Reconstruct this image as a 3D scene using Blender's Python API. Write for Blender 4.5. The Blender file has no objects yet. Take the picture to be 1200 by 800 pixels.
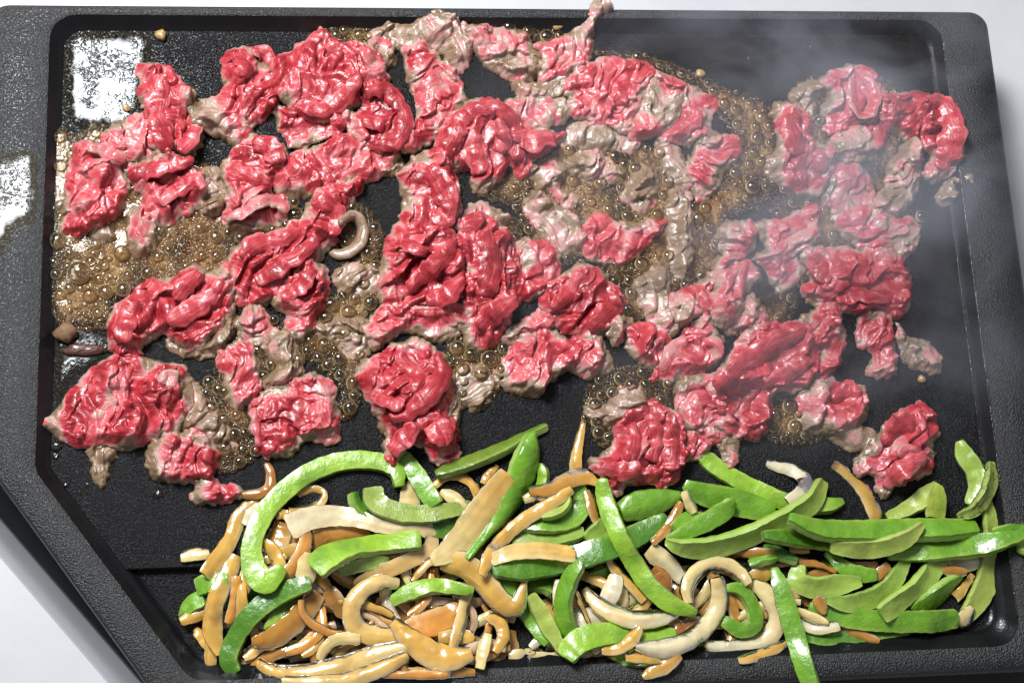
import bpy, math, random
import numpy as np

random.seed(7); rng = np.random.RandomState(7)
scn = bpy.context.scene
COL = scn.collection

# ------------------------------------------------------------------ camera
F, DIST = 1750.0, 0.70                      # focal length in photo pixels, metres to the griddle
v1 = np.array([15200., -276., 1750.]); v1 /= np.linalg.norm(v1)
v2 = np.array([-324., -6750., 1750.]); v2 -= v1 * (v1 @ v2); v2 /= np.linalg.norm(v2)
v3 = np.cross(v1, v2)
RM = np.stack([v1, v2, v3], 1)
CAM = -RM.T @ np.array([0, 0, DIST])
from mathutils import Matrix
cam_d = bpy.data.cameras.new('camera'); cam = bpy.data.objects.new('camera', cam_d); COL.objects.link(cam)
right, up, back = RM[0], -RM[1], -RM[2]
cam.matrix_world = Matrix(((right[0], up[0], back[0], CAM[0]), (right[1], up[1], back[1], CAM[1]),
                           (right[2], up[2], back[2], CAM[2]), (0, 0, 0, 1)))
cam_d.sensor_width = 36.0; cam_d.lens = F / 1200 * 36
cam_d.clip_start = 0.01; cam_d.clip_end = 50
scn.camera = cam

# ------------------------------------------------------------------ world and lamps
world = bpy.data.worlds.new('World'); scn.world = world; world.use_nodes = True
bg = world.node_tree.nodes['Background']
bg.inputs[0].default_value = (0.92, 0.96, 1.0, 1); bg.inputs[1].default_value = 0.27

def area(name, loc, target, sx, sy, power, col):
    d = bpy.data.lights.new(name, 'AREA'); d.shape = 'RECTANGLE'; d.size = sx; d.size_y = sy
    d.energy = power; d.color = col
    o = bpy.data.objects.new(name, d); COL.objects.link(o); o.location = loc
    from mathutils import Vector
    o.rotation_euler = (Vector(target) - Vector(loc)).to_track_quat('-Z', 'Y').to_euler()
    return o
area('window_light', (-0.45, 0.575, 1.0), (-0.02, 0.0, 0.0), 0.36, 0.38, 30, (0.97, 0.985, 1.0))

scn.view_settings.view_transform = 'Standard'; scn.view_settings.look = 'None'
scn.view_settings.gamma = 1.0; scn.view_settings.exposure = 0.0
scn.render.engine = 'CYCLES'
cy = scn.cycles
cy.use_denoising = True; cy.max_bounces = 8; cy.diffuse_bounces = 3; cy.glossy_bounces = 3
cy.transmission_bounces = 5; cy.transparent_max_bounces = 16; cy.volume_bounces = 1
cy.sample_clamp_indirect = 4.0; cy.caustics_reflective = False; cy.caustics_refractive = False

# ------------------------------------------------------------------ helpers
PX = 0.0004                                 # metres in one photo pixel on the griddle
def at(x, y, z=0.0):
    """photo pixel -> point of the place at height z (arrays welcome)"""
    x = np.asarray(x, float); y = np.asarray(y, float)
    dc = np.stack([(x - 600) / F, (y - 400) / F, np.ones_like(x)], -1)
    d = dc @ RM
    k = (z - CAM[2]) / d[..., 2]
    return CAM + d * k[..., None]

_perm = rng.permutation(512)
def noise(x, y, seed=0):
    """smooth gradient noise, about -1..1"""
    x = np.asarray(x, float) + seed * 17.31; y = np.asarray(y, float) + seed * 9.77
    xi = np.floor(x).astype(int); yi = np.floor(y).astype(int); xf = x - xi; yf = y - yi
    u = xf * xf * xf * (xf * (xf * 6 - 15) + 10); v = yf * yf * yf * (yf * (yf * 6 - 15) + 10)
    def g(ix, iy, fx, fy):
        h = _perm[(_perm[ix & 511] + iy) & 511] * (2 * math.pi / 512) * 7
        return np.cos(h) * fx + np.sin(h) * fy
    a = g(xi, yi, xf, yf); b = g(xi + 1, yi, xf - 1, yf); c = g(xi, yi + 1, xf, yf - 1); d = g(xi + 1, yi + 1, xf - 1, yf - 1)
    return ((a * (1 - u) + b * u) * (1 - v) + (c * (1 - u) + d * u) * v) * 1.5

def tag(o, label=None, cat=None, group=None, kind=None):
    if label: o['label'] = label
    if cat: o['category'] = cat
    if group: o['group'] = group
    if kind: o['kind'] = kind
    return o
def link(name, me, mat=None, parent=None):
    o = bpy.data.objects.new(name, me); COL.objects.link(o)
    if mat and me is not None and not me.materials: me.materials.append(mat)
    if parent: o.parent = parent
    return o
def mesh(name, V, Fc, smooth=True, attrs=None, uv=None, sharp=False):
    me = bpy.data.meshes.new(name)
    V = np.asarray(V, float)
    me.from_pydata([tuple(p) for p in V], [], [tuple(int(i) for i in f) for f in Fc])
    if smooth: me.polygons.foreach_set('use_smooth', [True] * len(me.polygons))
    if sharp: me.set_sharp_from_angle(angle=math.radians(42))
    for k, a in (attrs or {}).items():
        a = np.asarray(a, float)
        if a.ndim == 1:
            at_ = me.attributes.new(k, 'FLOAT', 'POINT'); at_.data.foreach_set('value', a.ravel())
        else:
            at_ = me.color_attributes.new(k, 'FLOAT_COLOR', 'POINT')
            at_.data.foreach_set('color', np.concatenate([a, np.ones((len(a), 1))], 1).ravel())
    if uv is not None:
        lay = me.uv_layers.new(name='UVMap'); idx = np.zeros(len(me.loops), int); me.loops.foreach_get('vertex_index', idx)
        lay.data.foreach_set('uv', np.asarray(uv, float)[idx].ravel())
    me.update(); return me

def catmull(P, n_per=8, closed=False):
    P = np.asarray(P, float); n = len(P); out = []
    rng_ = range(n if closed else n - 1)
    for i in rng_:
        if closed: p0, p1, p2, p3 = P[i - 1], P[i], P[(i + 1) % n], P[(i + 2) % n]
        else:
            p1, p2 = P[i], P[i + 1]
            p0 = P[i - 1] if i > 0 else 2 * p1 - p2
            p3 = P[i + 2] if i + 2 < n else 2 * p2 - p1
        for t in np.arange(n_per) / n_per:
            out.append(0.5 * (2 * p1 + (p2 - p0) * t + (2 * p0 - 5 * p1 + 4 * p2 - p3) * t * t + (3 * p1 - p0 - 3 * p2 + p3) * t ** 3))
    if not closed: out.append(P[-1])
    return np.array(out)

# height map of what already lies on the griddle, one cell a millimetre
HX0, HY0, HN, HM = -0.30, -0.24, 620, 460
H = np.zeros((HM, HN)) ; YSTEP = -0.1003; ZLOW = -0.004
H[:int((YSTEP - HY0) * 1000)] = ZLOW
def cell(p):
    i = np.clip(((p[..., 1] - HY0) * 1000).astype(int), 0, HM - 1); j = np.clip(((p[..., 0] - HX0) * 1000).astype(int), 0, HN - 1)
    return i, j
def blur(A, r):
    k = np.exp(-0.5 * (np.arange(-3 * r, 3 * r + 1) / r) ** 2); k /= k.sum()
    A = np.apply_along_axis(lambda m: np.convolve(np.pad(m, 3 * r, 'edge'), k, 'valid'), 0, A)
    return np.apply_along_axis(lambda m: np.convolve(np.pad(m, 3 * r, 'edge'), k, 'valid'), 1, A)

# ------------------------------------------------------------------ node helpers and materials
class NT:
    def __init__(s, name):
        s.m = bpy.data.materials.new(name); s.m.use_nodes = True; s.t = s.m.node_tree; s.t.nodes.clear()
        s.out = s.t.nodes.new('ShaderNodeOutputMaterial')
    def n(s, typ, ins=None, **kw):
        nd = s.t.nodes.new('ShaderNode' + typ)
        for k, v in kw.items(): setattr(nd, k, v)
        for k, v in (ins or {}).items():
            if hasattr(v, 'type') and hasattr(v, 'is_output'): s.t.links.new(v, nd.inputs[k])
            else: nd.inputs[k].default_value = v
        return nd
    def math(s, op, a, b=0.0, clamp=False): return s.n('Math', {0: a, 1: b}, operation=op, use_clamp=clamp).outputs[0]
    def noise(s, scale, detail=3, rough=0.5, vec=None, w=None):
        i = {'Scale': scale, 'Detail': detail, 'Roughness': rough}
        if vec is not None: i['Vector'] = vec
        return s.n('TexNoise', i).outputs[0]
    def ramp(s, fac, stops, interp='LINEAR'):
        nd = s.n('ValToRGB', {0: fac}); cr = nd.color_ramp; cr.interpolation = interp
        while len(cr.elements) > 1: cr.elements.remove(cr.elements[-1])
        for i, (p, c) in enumerate(stops):
            e = cr.elements[0] if i == 0 else cr.elements.new(p)
            e.position = p; c = c if isinstance(c, tuple) else (c, c, c)
            e.color = (*c, 1)
        return nd.outputs[0]
    def mix(s, fac, a, b, mode='MIX'):
        nd = s.n('Mix', data_type='RGBA', blend_type=mode)
        for k, v in ((0, fac), (6, a), (7, b)):
            if hasattr(v, 'is_output'): s.t.links.new(v, nd.inputs[k])
            else: nd.inputs[k].default_value = v if k == 0 else (*v, 1)
        return nd.outputs[2]
    def bump(s, h, strength, dist, normal=None):
        i = {'Height': h, 'Strength': strength, 'Distance': dist}
        if normal is not None: i['Normal'] = normal
        return s.n('Bump', i).outputs[0]
    def attr(s, name): return s.n('Attribute', attribute_name=name)
    def obj(s): return s.n('TexCoord').outputs['Object']
    def geo(s): return s.n('NewGeometry').outputs['Position']
    def bsdf(s, ins): 
        b = s.n('BsdfPrincipled', ins); s.t.links.new(b.outputs[0], s.out.inputs[0]); return b
    def surf(s, sh): s.t.links.new(sh, s.out.inputs[0])

def m_griddle(name, scale, strength, rough, spec=0.5):
    t = NT(name); p = t.geo()
    a = t.noise(scale, 2, 0.5, p); b = t.noise(scale * 2.7, 2, 0.5, p); big = t.noise(14, 4, 0.6, p)
    h = t.math('ADD', a, t.math('MULTIPLY', b, 0.35))
    h = t.ramp(h, [(0.45, 0.0), (0.85, 1.0)], 'EASE')
    col = t.mix(big, (0.004, 0.004, 0.0045), (0.009, 0.009, 0.010))
    smear = t.noise(1.0, 4, 0.65, t.n('Mapping', {'Vector': p, 'Rotation': (0, 0, 0.5), 'Scale': (18.0, 60.0, 30.0)}).outputs[0])
    r = t.math('ADD', t.math('MULTIPLY', t.math('ADD', big, t.ramp(smear, [(0.4, 0.0), (0.65, 1.0)])), 0.13), rough - 0.12)
    t.bsdf({'Base Color': col, 'Roughness': r, 'Specular IOR Level': spec, 'Normal': t.bump(h, strength, 0.0005)})
    return t.m
M_RIM = m_griddle('griddle_rim_cast_black', 1150, 0.55, 0.38, 0.55)
M_FLOOR = m_griddle('griddle_floor_nonstick_black', 1000, 0.7, 0.20, 0.18)
M_WALL = m_griddle('griddle_wall_black', 900, 0.12, 0.26, 0.3)
M_BASE = m_griddle('griddle_base_black_plastic', 500, 0.06, 0.30, 0.35)

def m_beef():
    t = NT('beef'); cook = t.attr('cook').outputs['Fac']
    uv = t.n('UVMap').outputs[0]; p = t.geo()
    fib = t.noise(1.0, 3, 0.6, t.n('Mapping', {'Vector': uv, 'Scale': (70.0, 760.0, 1.0)}).outputs[0])
    fib2 = t.noise(1.0, 2, 0.6, t.n('Mapping', {'Vector': uv, 'Scale': (230.0, 1900.0, 1.0)}).outputs[0])
    n0 = t.noise(26, 3, 0.6, p); n1 = t.noise(85, 4, 0.6, p); n2 = t.noise(300, 3, 0.6, p); n3 = t.noise(1100, 2, 0.5, p)
    rnd = t.n('ObjectInfo').outputs['Random']
    c = t.math('ADD', cook, t.math('MULTIPLY', t.math('SUBTRACT', n1, 0.5), 0.75))
    c = t.math('ADD', c, t.math('MULTIPLY', t.math('SUBTRACT', fib, 0.5), 0.75))
    c = t.math('ADD', c, t.math('MULTIPLY', t.math('SUBTRACT', fib2, 0.5), 0.30))
    c = t.math('ADD', c, t.math('MULTIPLY', t.math('SUBTRACT', n2, 0.5), 0.25))
    c = t.math('ADD', c, t.math('MULTIPLY', t.math('SUBTRACT', rnd, 0.45), 0.14))
    c = t.math('ADD', t.math('MULTIPLY', c, 0.82), 0.14)
    col = t.ramp(c, [(0.0, (0.22, 0.008, 0.013)), (0.16, (0.37, 0.021, 0.031)), (0.32, (0.47, 0.054, 0.067)), (0.50, (0.51, 0.128, 0.138)), (0.64, (0.48, 0.235, 0.215)), (0.76, (0.38, 0.255, 0.20)),
                     (0.88, (0.28, 0.195, 0.13)), (1.0, (0.20, 0.125, 0.07))])
    fat = t.math('MULTIPLY', t.ramp(fib, [(0.58, 0.0), (0.74, 1.0)]), t.ramp(n1, [(0.44, 0.0), (0.60, 0.75)]))
    col = t.mix(fat, col, (0.56, 0.30, 0.27))
    h = t.math('ADD', t.math('MULTIPLY', fib, 0.8), t.math('MULTIPLY', n2, 0.9))
    h = t.math('ADD', h, t.math('MULTIPLY', fib2, 0.34)); h = t.math('ADD', h, t.math('MULTIPLY', n3, 0.30))
    nb = t.bump(h, 0.60, 0.0010)
    hc = t.math('ADD', t.math('MULTIPLY', fib, 0.45), t.math('MULTIPLY', n2, 1.0))
    nc = t.bump(hc, 0.34, 0.0010)
    t.bsdf({'Base Color': col, 'Roughness': t.math('ADD', 0.30, t.math('MULTIPLY', n1, 0.2)), 'Specular IOR Level': 0.5, 'Normal': nb,
            'Subsurface Weight': 0.2, 'Subsurface Radius': (1.0, 0.30, 0.24), 'Subsurface Scale': 0.0018,
            'Coat Weight': 0.5, 'Coat Roughness': t.math('ADD', 0.12, t.math('MULTIPLY', n1, 0.16)), 'Coat IOR': 1.5, 'Coat Normal': nc})
    return t.m
M_BEEF = m_beef()

def m_skin():
    t = NT('pepper_skin'); p = t.geo(); c = t.attr('Col').outputs['Color']; ch = t.attr('char').outputs['Fac']
    n1 = t.noise(90, 3, 0.5, p); n2 = t.noise(420, 3, 0.6, p)
    col = t.mix(t.ramp(n1, [(0.4, 0.0), (0.75, 0.7)]), c, (0.055, 0.16, 0.008))
    col = t.mix(t.ramp(t.noise(210, 3, 0.6, p), [(0.55, 0.0), (0.78, 0.45)]), col, (0.26, 0.36, 0.05))
    burn = t.ramp(t.math('ADD', ch, t.math('MULTIPLY', t.math('SUBTRACT', n2, 0.5), 1.1)), [(0.40, 0.0), (0.62, 0.9)])
    col = t.mix(burn, col, (0.035, 0.018, 0.007))
    t.bsdf({'Base Color': col, 'Roughness': 0.36, 'Coat Weight': 0.4, 'Coat Roughness': 0.12, 'Normal': t.bump(n2, 0.42, 0.0012),
            'Subsurface Weight': 0.12, 'Subsurface Radius': (0.5, 1.0, 0.2), 'Subsurface Scale': 0.002})
    return t.m
def m_flesh():
    t = NT('pepper_flesh'); p = t.geo(); c = t.attr('Col').outputs['Color']; ch = t.attr('char').outputs['Fac']
    n1 = t.noise(110, 3, 0.5, p); n2 = t.noise(520, 3, 0.6, p); n3 = t.noise(1500, 2, 0.5, p)
    col = t.mix(t.math('MULTIPLY', n1, 0.55), c, (0.30, 0.37, 0.08))
    col = t.mix(t.ramp(n3, [(0.6, 0.0), (0.8, 0.4)]), col, (0.44, 0.50, 0.17))
    burn = t.ramp(t.math('ADD', ch, t.math('MULTIPLY', t.math('SUBTRACT', n2, 0.5), 1.3)), [(0.42, 0.0), (0.60, 0.55), (0.75, 1.0)])
    col = t.mix(burn, col, (0.055, 0.026, 0.008))
    t.bsdf({'Base Color': col, 'Roughness': 0.33, 'Coat Weight': 0.45, 'Coat Roughness': 0.12,
            'Normal': t.bump(t.math('ADD', n2, t.math('MULTIPLY', n3, 0.5)), 0.32, 0.0009),
            'Subsurface Weight': 0.2, 'Subsurface Radius': (0.6, 1.0, 0.2), 'Subsurface Scale': 0.003})
    return t.m
def m_onion():
    t = NT('onion'); p = t.geo(); c = t.attr('Col').outputs['Color']; ch = t.attr('char').outputs['Fac']; uv = t.n('UVMap').outputs[0]
    lines = t.noise(1.0, 2, 0.5, t.n('Mapping', {'Vector': uv, 'Scale': (45.0, 1500.0, 1.0)}).outputs[0])
    n1 = t.noise(120, 3, 0.6, p); n2 = t.noise(480, 3, 0.6, p)
    col = t.mix(t.ramp(n1, [(0.52, 0.0), (0.80, 0.35)]), c, (0.60, 0.26, 0.035))
    col = t.mix(t.ramp(lines, [(0.38, 0.12), (0.55, 0.0)]), col, t.mix(1.0, col, (0.80, 0.66, 0.42), 'MULTIPLY'))
    burn = t.ramp(t.math('ADD', ch, t.math('MULTIPLY', t.math('SUBTRACT', n2, 0.5), 1.0)), [(0.40, 0.0), (0.62, 0.7), (0.85, 1.0)])
    col = t.mix(burn, col, (0.075, 0.018, 0.005))
    nb = t.bump(t.math('ADD', t.math('MULTIPLY', lines, 0.25), t.math('MULTIPLY', n2, 0.8)), 0.22, 0.0008)
    body = t.n('BsdfPrincipled', {'Base Color': col, 'Roughness': 0.28, 'Coat Weight': 0.8, 'Coat Roughness': 0.07, 'Normal': nb,
            'Subsurface Weight': 0.15, 'Subsurface Radius': (1.0, 0.7, 0.3), 'Subsurface Scale': 0.002}).outputs[0]
    thin = t.n('BsdfTransparent', {'Color': (1.0, 0.82, 0.46, 1)}).outputs[0]
    see = t.math('MULTIPLY', t.ramp(n1, [(0.35, 0.55), (0.65, 0.32)]), t.math('SUBTRACT', 1.0, burn, True))
    gel = t.n('MixShader', {0: see, 1: body, 2: thin}).outputs[0]
    gl = t.n('BsdfGlossy', {'Roughness': 0.09, 'Normal': nb}).outputs[0]
    t.surf(t.n('MixShader', {0: t.n('Fresnel', {'IOR': 1.45, 'Normal': nb}).outputs[0], 1: gel, 2: gl}).outputs[0])
    return t.m
M_SKIN, M_FLESH, M_ONION = m_skin(), m_flesh(), m_onion()

def m_juice():
    t = NT('meat_juice'); p = t.geo(); n1 = t.noise(45, 4, 0.6, p); n2 = t.noise(330, 4, 0.65, p); th = t.attr('cook').outputs['Fac']
    f = t.math('ADD', t.math('MULTIPLY', th, 0.75), t.math('MULTIPLY', t.math('SUBTRACT', n1, 0.5), 0.9))
    body = t.n('BsdfPrincipled', {'Base Color': t.ramp(n2, [(0.35, (0.26, 0.10, 0.018)), (0.65, (0.60, 0.36, 0.13))]), 'Roughness': 0.12,
               'Coat Weight': 1.0, 'Coat Roughness': 0.04, 'Normal': t.bump(n2, 0.9, 0.002)}).outputs[0]
    gl = t.n('BsdfGlossy', {'Roughness': 0.05, 'Normal': t.bump(n2, 0.7, 0.002)}).outputs[0]
    tr = t.n('BsdfTransparent', {'Color': (0.85, 0.62, 0.36, 1)}).outputs[0]
    fr = t.n('Fresnel', {'IOR': 1.36}).outputs[0]
    film = t.n('MixShader', {0: fr, 1: tr, 2: gl}).outputs[0]
    fac = t.ramp(f, [(0.28, 0.02), (0.85, 0.66)])
    t.surf(t.n('MixShader', {0: fac, 1: film, 2: body}).outputs[0]); return t.m
def m_oil():
    t = NT('oil_film'); p = t.geo(); n1 = t.noise(560, 2, 0.5, p); n2 = t.noise(75, 3, 0.5, p); th = t.attr('cook').outputs['Fac']
    h = t.math('MULTIPLY', t.ramp(n1, [(0.42, 0.0), (0.68, 1.0)]), t.ramp(n2, [(0.40, 0.0), (0.62, 1.0)]))
    nb = t.bump(h, 0.34, 0.0009)
    gl = t.n('BsdfGlossy', {'Color': (0.93, 0.96, 1.0, 1), 'Roughness': 0.15, 'Normal': nb}).outputs[0]
    tr = t.n('BsdfTransparent', {'Color': (0.92, 0.88, 0.78, 1)}).outputs[0]
    cover = t.ramp(t.math('ADD', th, t.math('MULTIPLY', t.math('SUBTRACT', n2, 0.5), 1.2)), [(0.22, 0.0), (0.60, 1.0)])
    fr = t.math('MULTIPLY', t.n('Fresnel', {'IOR': 1.47, 'Normal': nb}).outputs[0], cover)
    t.surf(t.n('MixShader', {0: fr, 1: tr, 2: gl}).outputs[0]); return t.m
def m_bubble():
    t = NT('bubble_film'); rim = t.attr('rim').outputs['Fac']; p = t.geo(); n1 = t.noise(60, 3, 0.6, p)
    gl = t.n('BsdfGlossy', {'Roughness': 0.03}).outputs[0]
    tr = t.n('BsdfTransparent', {'Color': (0.88, 0.82, 0.72, 1)}).outputs[0]
    fr = t.math('MULTIPLY', t.n('Fresnel', {'IOR': 1.45}).outputs[0], 1.6, True)
    film = t.n('MixShader', {0: fr, 1: tr, 2: gl}).outputs[0]
    foam = t.n('BsdfPrincipled', {'Base Color': t.ramp(n1, [(0.3, (0.50, 0.29, 0.09)), (0.55, (0.70, 0.52, 0.26)), (0.8, (0.78, 0.68, 0.48))]), 'Roughness': 0.15,
               'Coat Weight': 1.0, 'Coat Roughness': 0.05}).outputs[0]
    fac = t.ramp(rim, [(0.60, 0.01), (0.86, 0.14), (0.98, 0.92)])
    t.surf(t.n('MixShader', {0: fac, 1: film, 2: foam}).outputs[0]); return t.m
M_JUICE, M_OIL, M_BUBBLE = m_juice(), m_oil(), m_bubble()

def m_counter():
    t = NT('counter_pale_enamel'); p = t.geo(); n1 = t.noise(16, 4, 0.6, p); n2 = t.noise(1200, 2, 0.5, p)
    col = t.mix(n1, (0.40, 0.41, 0.43), (0.56, 0.56, 0.57))
    col = t.mix(t.ramp(n2, [(0.62, 0.0), (0.72, 0.4)]), col, (0.38, 0.38, 0.40))
    t.bsdf({'Base Color': col, 'Roughness': 0.38, 'Normal': t.bump(n2, 0.08, 0.0006)}); return t.m
def m_chrome():
    t = NT('polished_steel_trim'); p = t.geo(); n1 = t.noise(40, 3, 0.5, p)
    t.bsdf({'Base Color': (0.72, 0.73, 0.75, 1), 'Metallic': 1.0, 'Roughness': t.math('ADD', 0.30, t.math('MULTIPLY', n1, 0.15))}); return t.m
def m_plain(name, col, rough=0.4, coat=0.4, bump=0.3, scale=500, dark=0.5):
    t = NT(name); p = t.geo(); n = t.noise(scale, 4, 0.6, p)
    c = t.mix(n, tuple(x * dark for x in col), col)
    t.bsdf({'Base Color': c, 'Roughness': rough, 'Coat Weight': coat, 'Coat Roughness': 0.1, 'Normal': t.bump(n, bump, 0.001)}); return t.m
M_COUNTER, M_CHROME = m_counter(), m_chrome()
M_CRUMB = m_plain('fried_crumb', (0.50, 0.33, 0.13)); M_BURNT = m_plain('burnt_residue', (0.10, 0.035, 0.018), 0.25, 0.8, 0.8, 700)
# ------------------------------------------------------------------ the setting: counter and griddle
def plate(name, x0, x1, y0, y1, z, mat):
    me = mesh(name, [(x0, y0, z), (x1, y0, z), (x1, y1, z), (x0, y1, z)], [(0, 1, 2, 3)], False)
    return link(name, me, mat)
tag(plate('counter', -0.9, 0.9, -0.7, 0.8, -0.042, M_COUNTER), kind='structure')

def rounded(corners, r, seg=7):
    """polygon with rounded corners, the same point count for every radius"""
    C = np.asarray(corners, float); n = len(C); out = []
    for i in range(n):
        p, a, b = C[i], C[i - 1], C[(i + 1) % n]
        u = (a - p) / np.linalg.norm(a - p); w = (b - p) / np.linalg.norm(b - p)
        ang = math.acos(np.clip(u @ w, -1, 1)); d = r / math.tan(ang / 2)
        p0, p1 = p + u * d, p + w * d
        c = p + (u + w) / np.linalg.norm(u + w) * (r / math.sin(ang / 2))
        a0 = math.atan2(*(p0 - c)[::-1]); a1 = math.atan2(*(p1 - c)[::-1]); da = (a1 - a0 + math.pi) % (2 * math.pi) - math.pi
        for k in range(seg + 1):
            t = a0 + da * k / seg; out.append(c + r * np.array([math.cos(t), math.sin(t)]))
    return np.array(out)
def inset(corners, d):
    C = np.asarray(corners, float); n = len(C); out = []
    for i in range(n):
        p, a, b = C[i], C[i - 1], C[(i + 1) % n]
        e0 = (p - a) / np.linalg.norm(p - a); e1 = (b - p) / np.linalg.norm(b - p)
        n0 = np.array([-e0[1], e0[0]]); n1 = np.array([-e1[1], e1[0]])
        k = (n0 + n1) / (1 + n0 @ n1); out.append(p + k * d)
    return np.array(out)
INNER = [(-0.1460, -0.1492), (0.2270, -0.1492), (0.2270, 0.1632), (-0.2140, 0.1632), (-0.2140, -0.0560)]      # counter-clockwise
OUTER = [(-0.1570, -0.1600), (0.2515, -0.1600), (0.2515, 0.1680), (-0.2420, 0.1680), (-0.2420, -0.0420)]
BASE  = [(-0.1448, -0.1780), (0.2480, -0.1780), (0.2480, 0.1640), (-0.2600, 0.1640), (-0.2600, -0.0424)]

def lathe_loops(name, loops, mat, parent, cap_last=False, cap_first=False):
    V = []; Fc = []; n = len(loops[0][0])
    for P, z in loops: V += [(x, y, z) for x, y in P]
    for k in range(len(loops) - 1):
        for i in range(n):
            j = (i + 1) % n; Fc.append((k * n + i, k * n + j, (k + 1) * n + j, (k + 1) * n + i))
    if cap_last: Fc.append(tuple(range((len(loops) - 1) * n, len(loops) * n)))
    if cap_first: Fc.append(tuple(reversed(range(n))))
    return link(name, mesh(name, V, Fc), mat, parent)
gr = bpy.data.objects.new('electric_griddle', None); COL.objects.link(gr); gr.location = (0, 0, 0)
tag(gr, 'large black nonstick griddle with raised rim and cut front left corner', 'griddle')
ZR = 0.0062
lathe_loops('rim', [(rounded(inset(OUTER, -0.0012), 0.010), -0.020), (rounded(inset(OUTER, -0.0010), 0.010), ZR - 0.0030),
    (rounded(inset(OUTER, -0.0002), 0.009), ZR - 0.0008), (rounded(inset(OUTER, 0.0012), 0.008), ZR),
    (rounded(inset(INNER, -0.0012), 0.0130), ZR), (rounded(inset(INNER, -0.0002), 0.0125), ZR - 0.0005)], M_RIM, gr)
lathe_loops('wall', [(rounded(inset(INNER, -0.0002), 0.0125), ZR - 0.0005), (rounded(inset(INNER, 0.0008), 0.0120), ZR - 0.0018), (rounded(inset(INNER, 0.0030), 0.0110), 0.0022),
    (rounded(inset(INNER, 0.0040), 0.0105), 0.0009), (rounded(inset(INNER, 0.0054), 0.0100), 0.0002), (rounded(inset(INNER, 0.0068), 0.0098), -0.0022),
    (rounded(inset(INNER, 0.0078), 0.0096), -0.0037), (rounded(inset(INNER, 0.0092), 0.0092), ZLOW)], M_WALL, gr)
# cooking floor: the back field and, one step lower, the front field
lo = rounded(inset(INNER, 0.0086), 0.0094)
link('front_floor', mesh('front_floor', [(x, y, ZLOW + 0.0001) for x, y in lo], [tuple(range(len(lo)))], False), M_FLOOR, gr)
def clip_above(P, y0):
    out = []
    for i in range(len(P)):
        a, b = P[i - 1], P[i]
        if (a[1] > y0) != (b[1] > y0):
            t = (y0 - a[1]) / (b[1] - a[1]); out.append(a + (b - a) * t)
        if b[1] > y0: out.append(b)
    return np.array(out)
def slab(name, P, z0, z1, bev, mat, parent):
    n = len(P); c = P.mean(0)
    Q = inset(P, bev)
    V = [(x, y, z0) for x, y in P] + [(x, y, z1 - bev) for x, y in P] + [(x, y, z1) for x, y in Q]
    Fc = [tuple(range(2 * n, 3 * n))]
    for k in range(2):
        for i in range(n):
            j = (i + 1) % n; Fc.append((k * n + i, k * n + j, (k + 1) * n + j, (k + 1) * n + i))
    o = link(name, mesh(name, V, Fc, False), mat, parent); return o
hi = clip_above(rounded(inset(INNER, 0.0050), 0.0100), YSTEP)
slab('back_floor', hi, ZLOW - 0.001, 0.00035, 0.0006, M_FLOOR, gr)
# black housing below, and the polished steel trim that shows at the cut corner
lathe_loops('housing', [(rounded(BASE, 0.012), -0.034), (rounded(BASE, 0.012), -0.0150), (rounded(inset(BASE, 0.0016), 0.011), -0.0130),
                        (rounded(inset(BASE, 0.0090), 0.010), -0.0130), (rounded(inset(BASE, 0.0100), 0.010), -0.0060), (rounded(inset(BASE, 0.0200), 0.008), -0.0055)], M_BASE, gr)
lathe_loops('steel_trim', [(rounded(inset(BASE, -0.0125), 0.012), -0.0415), (rounded(inset(BASE, -0.0115), 0.012), -0.0385),
                           (rounded(inset(BASE, -0.0010), 0.012), -0.0310), (rounded(inset(BASE, 0.0020), 0.012), -0.0305)], M_CHROME, gr)

# ------------------------------------------------------------------ builders for food
def _inside(poly, X, Y):
    ins = np.zeros(X.shape, bool); n = len(poly)
    for k in range(n):
        (x0, y0), (x1, y1) = poly[k - 1], poly[k]
        ins ^= ((y0 > Y) != (y1 > Y)) & (X < (x1 - x0) * (Y - y0) / ((y1 - y0) or 1e-12) + x0)
    return ins
_hx, _hy = np.meshgrid(HX0 + (np.arange(HN) + 0.5) / 1000, HY0 + (np.arange(HM) + 0.5) / 1000)
H[~_inside(INNER, _hx, _hy)] = ZR
def footprint(p, r):
    i, j = cell(p); k = max(1, int(r * 1000))
    return H[max(0, i - k):i + k + 1, max(0, j - k):j + k + 1].max()
def stamp(p, r, z):
    i, j = cell(p); k = max(1, int(math.ceil(r * 1000)))
    H[max(0, i - k):i + k + 1, max(0, j - k):j + k + 1] = np.maximum(H[max(0, i - k):i + k + 1, max(0, j - k):j + k + 1], z)
def smooth1(a, n):
    for _ in range(n):
        b = np.pad(a, 1, 'edge'); a = (b[:-2] + 2 * b[1:-1] + b[2:]) / 4
    return a
ZCAP = 0.030
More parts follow.
